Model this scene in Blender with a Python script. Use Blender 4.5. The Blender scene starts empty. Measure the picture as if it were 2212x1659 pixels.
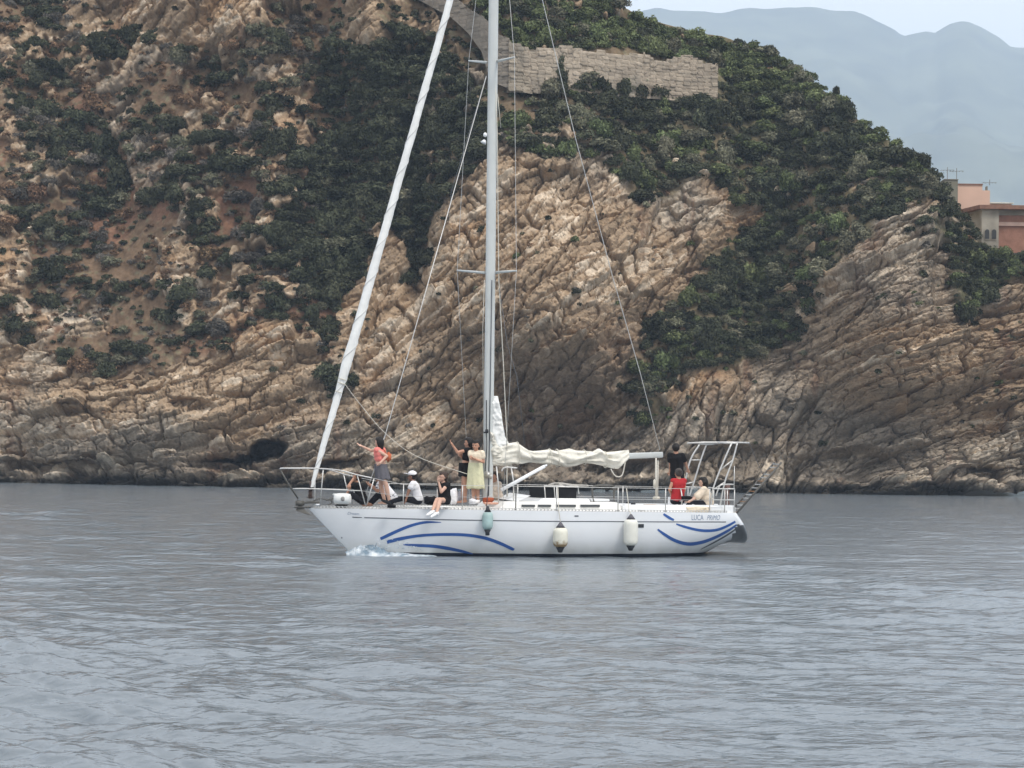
import bpy, bmesh, math, random
import numpy as np
from mathutils import Vector, Matrix

# ------------------------------------------------------------------ camera, world, sun, exposure
S = bpy.context.scene
F, H, VH = 2400.0, 2.6, 450.0            # focal length in px of a 1024 px frame, eye height, horizon row
TH = math.atan((VH - 384) / F); RO = math.radians(.72)     # the camera leans a little
cam_d = bpy.data.cameras.new('camera'); cam = bpy.data.objects.new('camera', cam_d)
S.collection.objects.link(cam)
cam_d.sensor_width = 36; cam_d.lens = F / 1024 * 36
cam_d.clip_start = 0.1; cam_d.clip_end = 30000
cam.location = (0, 0, H); cam.rotation_euler = (Matrix.Rotation(math.pi / 2 + TH, 3, 'X') @ Matrix.Rotation(RO, 3, 'Z')).to_euler()
S.camera = cam
S.render.resolution_x = 1024; S.render.resolution_y = 768

SUN_EL, SUN_AZ = 52, 40                  # degrees; azimuth from behind the camera towards the right
w = bpy.data.worlds.new('World'); S.world = w; w.use_nodes = True
nt = w.node_tree; nt.nodes.clear(); N = nt.nodes.new; L = nt.links.new
sky = N('ShaderNodeTexSky'); sky.sky_type = 'NISHITA'; sky.sun_disc = False
sky.sun_elevation = math.radians(SUN_EL); sky.sun_rotation = math.radians(180 - SUN_AZ)
sky.air_density = 1.5; sky.dust_density = 3
b1 = N('ShaderNodeBackground'); b1.inputs[1].default_value = 0.08; L(sky.outputs[0], b1.inputs[0])
tc = N('ShaderNodeTexCoord'); sp = N('ShaderNodeSeparateXYZ'); L(tc.outputs['Generated'], sp.inputs[0])
rp = N('ShaderNodeValToRGB'); L(sp.outputs[2], rp.inputs[0])
rp.color_ramp.elements[0].position = 0.0; rp.color_ramp.elements[0].color = (0.86, 0.845, 0.815, 1)
rp.color_ramp.elements[1].position = 0.9; rp.color_ramp.elements[1].color = (1.20, 1.17, 1.13, 1)
e = rp.color_ramp.elements.new(0.22); e.color = (0.90, 0.885, 0.86, 1)
cn = N('ShaderNodeTexNoise'); cn.inputs['Scale'].default_value = 2.2; cn.inputs['Detail'].default_value = 5
mpn = N('ShaderNodeMapping'); mpn.inputs['Scale'].default_value = (1, 1, 3); L(tc.outputs['Generated'], mpn.inputs[0]); L(mpn.outputs[0], cn.inputs[0])
cr = N('ShaderNodeMapRange'); L(cn.outputs[0], cr.inputs[0]); cr.inputs[1].default_value = .3; cr.inputs[2].default_value = .7
cr.inputs[3].default_value = 0.9; cr.inputs[4].default_value = 1.1
b2 = N('ShaderNodeBackground'); L(rp.outputs[0], b2.inputs[0]); L(cr.outputs[0], b2.inputs[1])
mx = N('ShaderNodeMixShader'); mx.inputs[0].default_value = 0.86; L(b1.outputs[0], mx.inputs[1]); L(b2.outputs[0], mx.inputs[2])
wo = N('ShaderNodeOutputWorld'); L(mx.outputs[0], wo.inputs[0])
sd = bpy.data.lights.new('sun', 'SUN'); sun = bpy.data.objects.new('sun', sd); S.collection.objects.link(sun)
sd.energy = 1.4; sd.angle = math.radians(14); sd.color = (1.0, 0.96, 0.9)
el, az = math.radians(SUN_EL), math.radians(SUN_AZ)
sv = Vector((math.sin(az) * math.cos(el), -math.cos(az) * math.cos(el), math.sin(el)))   # towards the sun
sun.rotation_euler = sv.to_track_quat('Z', 'Y').to_euler(); sun.location = (60, -60, 90)
S.view_settings.view_transform = 'Standard'; S.view_settings.look = 'None'
S.view_settings.gamma = 1; S.view_settings.exposure = 0.72
S.cycles.max_bounces = 6; S.cycles.volume_bounces = 1; S.cycles.use_denoising = True
S.cycles.transparent_max_bounces = 12

# ------------------------------------------------------------------ helpers
rng = np.random.default_rng(7); random.seed(7)
def raydir(u, v):
    a = np.asarray(u, float) - 512; b = np.asarray(v, float) - 384
    cx = (a * math.cos(RO) + b * math.sin(RO)) / F; cy = (a * math.sin(RO) - b * math.cos(RO)) / F
    return cx, math.cos(TH) - cy * math.sin(TH), math.sin(TH) + cy * math.cos(TH)
def at(u, v, Y):                          # u, v in 1024 px; a point at world depth Y
    dx, dy, dz = raydir(u, v); return Vector((dx / dy * Y, Y, H + dz / dy * Y))
def tag(o, label=None, cat=None, group=None, kind=None):
    if label: o['label'] = label
    if cat: o['category'] = cat
    if group: o['group'] = group
    if kind: o['kind'] = kind
    return o
def link(name, data, parent=None, loc=None):
    o = bpy.data.objects.new(name, data); S.collection.objects.link(o)
    if parent: o.parent = parent
    if loc is not None: o.location = loc
    return o
def np_mesh(name, verts, faces, smooth=False):     # faces: (n,3) or (n,4) array
    me = bpy.data.meshes.new(name); verts = np.asarray(verts, np.float32); faces = np.asarray(faces, np.int32)
    n, k = faces.shape
    me.vertices.add(len(verts)); me.vertices.foreach_set('co', verts.ravel())
    me.loops.add(n * k); me.loops.foreach_set('vertex_index', faces.ravel())
    me.polygons.add(n); me.polygons.foreach_set('loop_start', np.arange(n, dtype=np.int32) * k)
    if smooth: me.polygons.foreach_set('use_smooth', np.ones(n, bool))
    me.update(calc_edges=True); return me
def vcol(me, cols, name='tint'):
    a = me.color_attributes.new(name, 'FLOAT_COLOR', 'POINT')
    c = np.ones((len(cols), 4), np.float32); c[:, :3] = cols; a.data.foreach_set('color', c.ravel())
def grid_faces(nr, nc, wrap=False):
    r = np.arange(nr - 1)[:, None]; c = np.arange(nc if wrap else nc - 1)[None, :]
    a = r * nc + c; b = r * nc + (c + 1) % nc; return np.stack([a, b, b + nc, a + nc], -1).reshape(-1, 4)
def hsh(i, j, k, seed):
    with np.errstate(over='ignore'):
        h = (i.astype(np.uint32) * np.uint32(374761393) + j.astype(np.uint32) * np.uint32(668265263)
             + k.astype(np.uint32) * np.uint32(2246822519) + np.uint32((seed * 3266489917) & 0xffffffff))
        h = (h ^ (h >> np.uint32(13))) * np.uint32(1274126177); h = (h ^ (h >> np.uint32(16))) * np.uint32(2654435769)
        h ^= h >> np.uint32(15)
    return (h & np.uint32(0xffffff)).astype(np.float32) / np.float32(0xffffff)
def vnoise(x, y, z=0.0, seed=0):
    x, y, z = np.broadcast_arrays(np.asarray(x, np.float32), np.asarray(y, np.float32), np.asarray(z, np.float32))
    xi, yi, zi = np.floor(x), np.floor(y), np.floor(z); fx, fy, fz = x - xi, y - yi, z - zi
    xi, yi, zi = xi.astype(np.int64), yi.astype(np.int64), zi.astype(np.int64)
    sx, sy, sz = [f * f * f * (f * (f * 6 - 15) + 10) for f in (fx, fy, fz)]
    out = 0
    for a in (0, 1):
        for b in (0, 1):
            for c in (0, 1):
                out = out + hsh(xi + a, yi + b, zi + c, seed) * (sx if a else 1 - sx) * (sy if b else 1 - sy) * (sz if c else 1 - sz)
    return out * 2 - 1
def fbm(x, y, z=0.0, seed=0, octv=4, gain=.5):
    o = 0; a = 1.0; t = 0
    for i in range(octv):
        o = o + a * vnoise(np.asarray(x) * 2.03 ** i, np.asarray(y) * 2.03 ** i, np.asarray(z) * 2.03 ** i, seed + i * 17); t += a; a *= gain
    return o / t
def worley(x, y, seed=0, jit=.9):         # F1, F2, cell random (two of them), offset to the cell's centre
    xi, yi = np.floor(x).astype(np.int64), np.floor(y).astype(np.int64)
    f1 = np.full(x.shape, 9., np.float32); f2 = f1.copy(); r1 = f1 * 0; r2 = r1.copy(); ox = r1.copy(); oy = r1.copy(); z = xi * 0
    for a in (-1, 0, 1):
        for b in (-1, 0, 1):
            cx, cy = xi + a, yi + b
            px = cx + .5 + jit * (hsh(cx, cy, z, seed) - .5); py = cy + .5 + jit * (hsh(cx, cy, z + 1, seed) - .5)
            dx, dy = (x - px).astype(np.float32), (y - py).astype(np.float32); d = (np.abs(dx) ** 7 + np.abs(dy) ** 7) ** (1 / 7)
            n = d < f1; f2 = np.where(n, f1, np.minimum(f2, d)); f1 = np.where(n, d, f1)
            r1 = np.where(n, hsh(cx, cy, z + 2, seed), r1); r2 = np.where(n, hsh(cx, cy, z + 3, seed), r2)
            ox = np.where(n, dx, ox); oy = np.where(n, dy, oy)
    return f1, f2, r1, r2, ox, oy
def sstep(a, b, x):
    t = np.clip((x - a) / (b - a), 0, 1); return t * t * (3 - 2 * t)

# ------------------------------------------------------------------ materials
def mat(name, col, rough=.6, spec=.4, metal=0., var=.0, vscale=3., bump=0., bscale=20., attr=None, obj_rand=0., coat=0., sss=0., trans=0.):
    m = bpy.data.materials.new(name); m.use_nodes = True; t = m.node_tree; n = t.nodes; b = n['Principled BSDF']
    b.inputs['Base Color'].default_value = (*col, 1); b.inputs['Roughness'].default_value = rough
    b.inputs['Specular IOR Level'].default_value = spec; b.inputs['Metallic'].default_value = metal
    b.inputs['Coat Weight'].default_value = coat
    if trans: b.inputs['Transmission Weight'].default_value = trans
    src = None
    if attr:
        a = n.new('ShaderNodeAttribute'); a.attribute_name = attr; src = a.outputs['Color']
    if var:
        tx = n.new('ShaderNodeTexNoise'); tx.inputs['Scale'].default_value = vscale; tx.inputs['Detail'].default_value = 6
        co = n.new('ShaderNodeTexCoord'); t.links.new(co.outputs['Object'], tx.inputs[0])
        mr = n.new('ShaderNodeMapRange'); mr.inputs[1].default_value = .3; mr.inputs[2].default_value = .7
        mr.inputs[3].default_value = 1 - var; mr.inputs[4].default_value = 1 + var; t.links.new(tx.outputs[0], mr.inputs[0])
        mm = n.new('ShaderNodeVectorMath'); mm.operation = 'SCALE'; t.links.new(mr.outputs[0], mm.inputs['Scale'])
        if src: t.links.new(src, mm.inputs[0])
        else: mm.inputs[0].default_value = col
        src = mm.outputs[0]
    if obj_rand:
        oi = n.new('ShaderNodeObjectInfo'); hv = n.new('ShaderNodeHueSaturation')
        mr = n.new('ShaderNodeMapRange'); mr.inputs[3].default_value = 1 - obj_rand; mr.inputs[4].default_value = 1 + obj_rand
        t.links.new(oi.outputs['Random'], mr.inputs[0]); t.links.new(mr.outputs[0], hv.inputs['Value'])
        mr2 = n.new('ShaderNodeMapRange'); mr2.inputs[3].default_value = .485; mr2.inputs[4].default_value = .515
        wn = n.new('ShaderNodeMath'); wn.operation = 'FRACT'; ml = n.new('ShaderNodeMath'); ml.operation = 'MULTIPLY'; ml.inputs[1].default_value = 7.3
        t.links.new(oi.outputs['Random'], ml.inputs[0]); t.links.new(ml.outputs[0], wn.inputs[0]); t.links.new(wn.outputs[0], mr2.inputs[0]); t.links.new(mr2.outputs[0], hv.inputs['Hue'])
        if src: t.links.new(src, hv.inputs['Color'])
        else: hv.inputs['Color'].default_value = (*col, 1)
        src = hv.outputs[0]
    if src: t.links.new(src, b.inputs['Base Color'])
    if bump:
        tx = n.new('ShaderNodeTexNoise'); tx.inputs['Scale'].default_value = bscale; tx.inputs['Detail'].default_value = 5
        co = n.new('ShaderNodeTexCoord'); t.links.new(co.outputs['Object'], tx.inputs[0])
        bp = n.new('ShaderNodeBump'); bp.inputs['Strength'].default_value = bump; bp.inputs['Distance'].default_value = .03
        t.links.new(tx.outputs[0], bp.inputs['Height']); t.links.new(bp.outputs[0], b.inputs['Normal'])
    return m

# ------------------------------------------------------------------ the hill: one sheet of terrain
DS = 1024 / 2212.0                        # my notes on the hill are in pixels of a 2212 px wide view
def pts(s):
    v = [float(x) for x in s.replace(';', ' ').replace(',', ' ').split()]; return [(v[i] * DS, v[i + 1] * DS) for i in range(0, len(v), 2)]
def inpoly(u, v, poly):
    r = np.zeros(np.shape(u), bool); n = len(poly)
    for i in range(n):
        (x1, y1), (x2, y2) = poly[i], poly[(i + 1) % n]
        if y1 == y2: continue
        c = ((y1 > v) != (y2 > v)) & (u < (x2 - x1) * (v - y1) / (y2 - y1) + x1); r ^= c
    return r
SHORE = [(-400, 479), (-120, 481), (0, 482), (120, 484.5), (250, 487), (380, 489), (520, 490), (620, 490.5), (700, 492), (800, 493.5), (900, 494.5), (1024, 496), (1150, 498), (1400, 501)]
def shore_v(u): return np.interp(u, *zip(*SHORE)) + .5 * vnoise(np.asarray(u) / 23., 0, 0, 3)
CREST = [(-400, -90), (540, -90), (590, -25), (606, -3), (640, 16), (665, 24), (700, 33), (722, 36), (742, 44), (765, 47), (790, 64), (815, 84), (835, 100), (855, 118), (880, 134), (900, 150), (920, 168), (934, 182), (938, 196),
         (945, 206), (952, 212), (960, 216), (970, 236), (985, 248), (1000, 252), (1040, 255), (1150, 265), (1400, 300)]
def crest_v(u): return np.interp(u, *zip(*CREST))
R_TL = pts('150,-250 186,0 225,40 285,75 350,85 400,112 460,104 540,92 560,60 545,0 560,-250')
R_B = pts('745,-200 760,0 735,70 772,108 825,92 818,0 830,-200')
R_LOW = pts('-900,690 0,700 60,715 120,770 200,815 260,800 330,805 400,768 470,785 520,730 570,690 625,690 655,730 690,770 720,800 770,840 800,1100 -900,1100')
R_MID = pts('730,645 790,600 812,480 850,500 884,535 890,605 925,565 940,470 960,420 985,370 1045,350 1090,295 1112,330 1180,345 1260,340 1320,370 1350,400 1372,460 1430,440 1470,430 1510,470 1500,520 1525,560 1515,590 1450,650 1400,700 1372,790 1390,860 1430,950 1420,1100 760,1100 780,900 762,830 730,700')
R_RGT = pts('1772,602 1795,578 1855,512 1945,522 2000,492 2062,545 2066,640 2092,684 2150,680 2212,676 3000,690 3000,1120 1400,1120 1400,930 1450,870 1470,810 1560,800 1640,775 1700,722 1752,700')
R_GREY = pts('1390,440 1450,425 1515,372 1570,395 1590,440 1625,425 1665,455 1650,480 1590,505 1560,540 1510,560 1480,520 1420,470')
R_GR2 = pts('1880,485 1925,448 2000,430 2035,440 2030,470 1960,500 1940,520 1890,520')
R_PALE = pts('2150,612 2212,600 2500,610 2500,700 2110,690')
GULLY = pts('715,95 830,55 870,60 960,100 1045,200 1060,320 985,370 940,460 925,560 888,610 862,520 800,480 790,595 730,645 720,780 680,720 640,600 590,560 590,480 640,330 735,290 705,200')
def terrain_mask(u, v):
    """0..1 bare rock at pixel position (edges wobble)"""
    a = u + 5 * fbm(u / 16., v / 16., 0, 31, 3); b = v + 5 * fbm(u / 16., v / 16., 0, 77, 3)
    m = np.zeros(np.shape(a), bool)
    for P in (R_TL, R_B, R_LOW, R_MID, R_RGT, R_GREY, R_GR2, R_PALE): m |= inpoly(a, b, P)
    return m
def blur(A, n, it=3):
    for _ in range(it):
        for ax in (0, 1):
            pad = [(0, 0), (0, 0)]; pad[ax] = (n, n); B = np.pad(A, pad, 'edge'); c = np.cumsum(B, axis=ax, dtype=np.float64)
            z = np.zeros_like(np.take(c, [0], axis=ax)); c = np.concatenate([z, c], axis=ax)
            k = 2 * n + 1; m = A.shape[ax]
            A = (np.take(c, np.arange(k, k + m), axis=ax) - np.take(c, np.arange(0, m), axis=ax)) / k
    return A.astype(np.float32)
U0, U1, DU, NR = -150.0, 1174.0, 1.0, 600
us = np.arange(U0, U1 + .1, DU); NC = len(us)
vs_, vc_ = shore_v(us), crest_v(us)
tt = np.linspace(-0.012, 1, NR)[:, None]
UU = np.broadcast_to(us[None, :], (NR, NC)).astype(np.float32)
VV = (vs_[None, :] + tt * (vc_ - vs_)[None, :]).astype(np.float32)
M = terrain_mask(UU, VV); Mf = blur(M.astype(np.float32), 3, 2); Ms = blur(M.astype(np.float32), 9, 2)
# cotangent of the slope
right = sstep(560, 800, UU); C = (1 - Ms) * (0.72 + .35 * right * sstep(330, 60, VV)) + Ms * 0.16
C = C + .25 * fbm(UU / 60., VV / 60., 0, 5, 3) * (1 - .6 * Ms)
C = np.clip(blur(C.astype(np.float32), 5, 2), .03, 1.15)
dx_, dy_, dz_ = raydir(UU, VV); KK = dz_ / dy_
D = np.zeros((NR, NC)); _r = raydir(us, np.interp(us, *zip(*SHORE))); D[0] = -H * _r[1] / _r[2]
D[0] = blur(np.stack([D[0]] * 3), 25, 2)[1]
for i in range(1, NR): D[i] = D[i - 1] * (1 - C[i] * KK[i - 1]) / (1 - C[i] * KK[i])
D = blur(D.astype(np.float32), 10, 2)
def gz(u, v, su, sv_, a): return a * np.exp(-((UU - u) / su) ** 2 - ((VV - v) / sv_) ** 2)
D += gz(560, 330, 110, 150, -7) + gz(900, 330, 80, 110, -7) + gz(150, 430, 160, 50, -3) + gz(385, 180, 60, 130, 6) + gz(770, 300, 50, 80, 4) + gz(250, 30, 90, 50, -3)
D += gz(345, 250, 30, 90, -0) + gz(480, 420, 60, 80, 3) + gz(415, 260, 14, 60, 3)
def bay(u, v, ru, rv, a, p=.35):          # a hollow with a steep lip
    q = np.sqrt(((UU - u) / ru) ** 2 + ((VV - v) / rv) ** 2) + .12 * fbm(UU / 9., VV / 9., 0, 9, 3); return a * (1 - sstep(1 - p, 1 + p, q))
D += bay(566, 405, 58, 47, 4.0, .95) + bay(556, 432, 44, 26, 1.8, .9) + bay(628, 340, 26, 36, 2.5, .6) + bay(268, 449, 18, 10, 7, .25) + bay(246, 459, 24, 7, 4, .3) + bay(235, 464, 34, 10, 2.0) + bay(60, 472, 50, 7, 2.4) + bay(345, 470, 30, 9, 3) + bay(862, 430, 90, 28, 1.2, .8)
D += bay(845, 465, 50, 16, 1.6) + bay(985, 480, 40, 8, 2) + bay(190, 408, 20, 6, 1.2) + bay(75, 412, 14, 5, 1.4) + bay(500, 455, 60, 16, 1.6) + bay(640, 470, 60, 10, 1.6) + bay(735, 455, 40, 14, 1.2)
X3 = dx_ / dy_ * D; Y3 = D; Z3 = H + KK * D
def gnormal(X, Y, Z):
    P = np.stack([X, Y, Z], -1); a = np.gradient(P, axis=1); b = np.gradient(P, axis=0); n = np.cross(b, a)
    n /= np.linalg.norm(n, axis=-1, keepdims=True) + 1e-9; s = np.sign((n[..., 1:2])); n *= np.where(s > 0, -1, 1); return n
NB = gnormal(blur(X3, 6, 2), blur(Y3, 6, 2), blur(Z3, 6, 2))
def beds(phi, seed, thick=1.0):
    """broken beds dipping at phi (degrees, up to the right): displacement in metres and colour keys"""
    c, s = math.cos(math.radians(phi)), math.sin(math.radians(phi))
    a = X3 * c + Z3 * s; b = -X3 * s + Z3 * c + .04 * Y3
    b = b + 1.6 * fbm(a / 22, b / 18, 0, seed, 2) + .16 * fbm(a / 2.2, b / 1.6, 1, seed + 3, 2) + .05 * fbm(a / .4, b / .4, 1, seed + 4, 2); a = a + .5 * fbm(a / 7, b / 3, 2, seed + 5, 2)
    out = 0; key = 0
    for k, (la, lb, amp, tl) in enumerate(((5.2, 1.9, 1.3, .5), (2.0, .75, .75, .4), (.8, .36, .30, .22), (.36, .22, .10, .08))):
        lb *= thick; f1, f2, r1, r2, ox, oy = worley(a / la + 3 * k, b / lb + 7 * k, seed + 40 * k)
        out = out + amp * (r1 - .5) + tl * (oy * (r2 - .25) * 1.3 + ox * (r1 - .5) * 1.6) * (.7 if k else .5) - amp * (.5, .7, .8, .8)[k] * (1 - sstep(.0, .075, f2 - f1))
        key = key + (r2 - .5) * (.45, .6, .6, .4)[k]
    lay = vnoise(b * .42, a / 40, 0, seed + 9); out = out + 1.0 * np.sign(lay) * np.abs(lay) ** .6
    lay = vnoise(b * 1.5, a / 9, 0, seed + 19); out = out + .16 * np.sign(lay) * np.abs(lay) ** .6
    for fr, dp, wd_ in ((.55, .62, .045), (1.25, .30, .055)):        # open joints along the beds
        g = vnoise(b * fr + .12 * vnoise(a * .5, b * .5, 3, seed), a / 26, 0, seed + 50); out = out - dp * np.exp(-(g / wd_) ** 2) * (.3 + .7 * sstep(-.3, .3, vnoise(a / 5, b / 2, 0, seed + 51)))
    key = key + .38 * vnoise(b * 2.0, a / 22, 0, seed + 29) + .25 * vnoise(b * .5, a / 30, 0, seed + 30)
    return out, key
wl = sstep(380, 300, UU); wr = sstep(690, 770, UU); wm = 1 - wl - wr
upl = sstep(300, 200, VV)
d1, k1 = beds(14, 100); d2, k2 = beds(40, 200); d3, k3 = beds(24, 300, .62); d4, k4 = beds(62, 400)
rockd = wl * ((1 - upl) * d1 + upl * d2) + wm * d2 + wr * d3; rkey = wl * k1 + wm * k2 + wr * k3
crumb = sstep(630, 670, UU) * sstep(860, 800, UU) * sstep(360, 390, VV)          # rubble right of the bay
rockd = rockd * (1 - crumb) + d4 * crumb; rkey = rkey * (1 - crumb) + k4 * crumb
soil = 1.3 * fbm(X3 / 7, Z3 / 7, Y3 / 7, 61, 4) + .35 * fbm(X3 / 1.2, Z3 / 1.2, Y3 / 1.2, 62, 4)
out_n = fbm(X3 / 3.2, Z3 / 4.5, Y3 / 6, 63, 4) + .25 * fbm(X3 / .8, Z3 / .8, Y3, 64, 2)
left = sstep(400, 330, UU); thr = .16 - .05 * left - .1 * sstep(640, 700, UU) * sstep(240, 300, VV) + .2 * inpoly(UU, VV, GULLY) + .22 * sstep(200, 130, VV) * right
outc = sstep(thr - .04, thr + .10, out_n)
RK = np.clip(Mf + (1 - Mf) * outc * .9, 0, 1)
disp = RK * (rockd * (.75 + .25 * Mf)) + (1 - RK) * soil + (1 - Mf) * outc * .6
fade = sstep(-.012, -.004, tt) * sstep(1.001, .97, tt) * .9 + .1
disp = disp * fade
f1, f2, r1, r2, ox, oy = worley(X3 / 2.1 + .2 * vnoise(Z3, X3, 0, 4), Z3 / 1.5, 88); bould = np.sqrt(np.clip(1 - (f1 / .62) ** 2, 0, 1)) * (.3 + r1)
disp = disp + 1.5 * bould * sstep(2.4, .6, Z3 + 1.2 * fbm(X3 / 8, 0, 0, 91, 2)) + .9 * fbm(X3 / 6, Z3 / 5, 0, 92, 3) * sstep(3, 0, Z3)
Y3 -= disp * .96; Z3 += disp * .28; X3 += .10 * disp * NB[..., 0]
# colours (stone and soil tones, plus shade painted into the hollows)
def mixc(a, b, t): return a * (1 - t[..., None]) + np.asarray(b, np.float32) * t[..., None]
n1 = fbm(X3 / 9, Z3 / 7, Y3 / 9, 71, 4); n2 = fbm(X3 / 4, Z3 / 5, Y3 / 5, 72, 4); n3 = fbm(X3 / .5, Z3 / .35, Y3 / .5, 73, 3)
K = np.zeros(UU.shape + (3,), np.float32) + np.array((.345, .250, .165), np.float32)
def blob(u, v, su, sv_): return np.exp(-((UU - u) / su) ** 2 - ((VV - v) / sv_) ** 2)
orange = sstep(.05, .5, n2 + .25 * n1 + 1.1 * (blob(178, 140 * 2.2, 40, 40) * .4 + blob(372, 375, 12, 22) + blob(895, 285, 18, 16) + blob(930, 310, 10, 12) * .8 + blob(470, 235, 30, 25) * .5 + blob(792, 440, 25, 14) * .7 + blob(15, 410, 20, 35) * .9 + blob(130, 330, 30, 60) * .5 + blob(345, 250, 14, 22) * .5))
K = mixc(K, (.385, .235, .125), orange * .62)
grey = sstep(-.15, .45, n1 - .1 + .75 * sstep(395, 450, VV) + .6 * (blob(700, 205, 60, 22) + blob(905, 222, 40, 22)) + .5 * blob(760, 440, 90, 50) + .15 * blob(900, 420, 80, 35) + .3 * blob(1010, 300, 40, 40) - .5 * blob(560, 280, 90, 90) - .4 * blob(60, 400, 50, 60))
K = mixc(K, (.300, .262, .214), grey * .75)
dark = np.clip(blob(560, 405, 62, 52) * 1.1 + blob(625, 345, 30, 40) * .5 + blob(870, 428, 75, 24) * .35 + blob(570, 455, 80, 24) * .6 + blob(250, 465, 60, 18) * .7 + blob(500, 350, 30, 40) * .2, 0, 1) * sstep(-.7, .3, n2 + .3)  # alcove and cave: darker stone, partly the hollows' shade painted into the colour
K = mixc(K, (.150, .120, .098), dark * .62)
pale = sstep(.25, .75, rkey + .3 * n3) * .7 + sstep(.55, .9, n3) * .35
K = mixc(K, (.52, .44, .345), np.clip(pale, 0, 1) * (1 - .6 * dark))
K = K * (1 + .42 * rkey + .2 * n3)[..., None]
stain = sstep(.3, .7, fbm(X3 / 1.2, Z3 / 9, Y3 / 2, 75, 3) + .9 * blob(815, 380, 7, 50)); K = mixc(K, (.20, .115, .075), stain * .6)
soilc = np.zeros_like(K) + np.array((.165, .118, .074), np.float32)
soilc = mixc(soilc, (.215, .118, .076), left * (.25 + .75 * sstep(-.1, .4, n2))); soilc = mixc(soilc, (.125, .118, .062), right * (.4 + .5 * sstep(-.3, .3, n1)))
soilc = mixc(soilc, (.17, .145, .09), sstep(.1, .6, n3)); soilc *= (1 + .25 * n3)[..., None]
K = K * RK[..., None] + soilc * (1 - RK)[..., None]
wet = sstep(.9, .2, Z3 + .5 * n2 + .25 * n3); K = mixc(K, (.028, .026, .022), wet * .92)
K = np.clip(K, .01, .7)
NCW = NC
back = 10
rows = [np.stack([X3, Y3, Z3], -1)]
last = rows[0][-1]
for i in range(1, back + 1):
    q = last.copy(); q[:, 1] += i * 7.0; q[:, 2] -= .15 * i + .22 * i * i; rows.append(q[None]); K = np.concatenate([K, K[-1:]], 0)
V = np.concatenate([rows[0]] + rows[1:], 0)
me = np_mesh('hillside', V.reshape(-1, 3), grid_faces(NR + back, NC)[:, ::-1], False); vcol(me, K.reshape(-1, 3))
hill = link('hillside', me); tag(hill, kind='structure')
mr = mat('rock_and_soil', (.3, .2, .15), .92, .15, attr='tint', var=.22, vscale=5.0, bump=.9, bscale=7.0); me.materials.append(mr)
def ground(u, v):                         # the hill's surface at a pixel position
    u = np.clip(np.asarray(u, float), U0 + 1, U1 - 1); fu = (u - U0) / DU; i = int(fu)
    a, b = shore_v(np.array([u]))[0], crest_v(u); t = (v - a) / (b - a); r = int(np.clip((t + .012) / 1.012 * (NR - 1), 0, NR - 1))
    return Vector((float(X3[r, i]), float(Y3[r, i]), float(Z3[r, i])))

# ------------------------------------------------------------------ far mountains
def mountain(prof, dist, depth, name, seed):
    u = np.linspace(-700, 1900, 521); top = np.interp(u, *zip(*prof)); nr = 60
    t = np.linspace(0, 1, nr)[:, None]; _q = raydir(u, top); k = _q[2] / _q[1]
    Y = dist - depth * (1 - t) + 0 * u[None]; Zt = k * dist; kx = _q[0] / _q[1]
    base = (t ** 1.15) * Zt[None]; X = kx[None] * Y
    rid = fbm(X / 260, Y / 500, 0, seed, 5); base = base + (rid * 70 - 40 * np.abs(fbm(X / 160, Y / 700, 3, seed + 3, 4))) * np.sin(np.pi * t) ** .8
    base = base + 5 * vnoise(X / 40, t * 9, 0, seed + 9) * t * (u[None] > 0)
    bk = np.stack([kx * dist * 1.25, u * 0 + dist * 1.25, u * 0 - 3], -1)[None]
    P = np.concatenate([np.stack([X, Y, base + 0 * X], -1), bk], 0)
    me = np_mesh(name, P.reshape(-1, 3), grid_faces(nr + 1, len(u))[:, ::-1], True)
    me.materials.append(mat(name + '_ground', (.11, .115, .07), .95, .1, var=.35, vscale=.01)); o = link(name, me); tag(o, kind='structure'); return o
MT = [(-700, 120), (200, 60), (600, 24), (640, 12), (657, 8), (690, 8.5), (720, 9), (755, 5), (790, 4), (840, 7), (870, 17), (895, 28), (903, 34), (915, 31), (925, 29), (935, 30), (948, 21), (958, 18), (968, 18.5), (978, 23), (992, 34), (1010, 43), (1030, 44), (1100, 30), (1300, 80), (1900, 200)]
MT = [(a + (0), b) for a, b in MT]
mountain(MT, 4200, 2600, 'mountains', 500)

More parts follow.
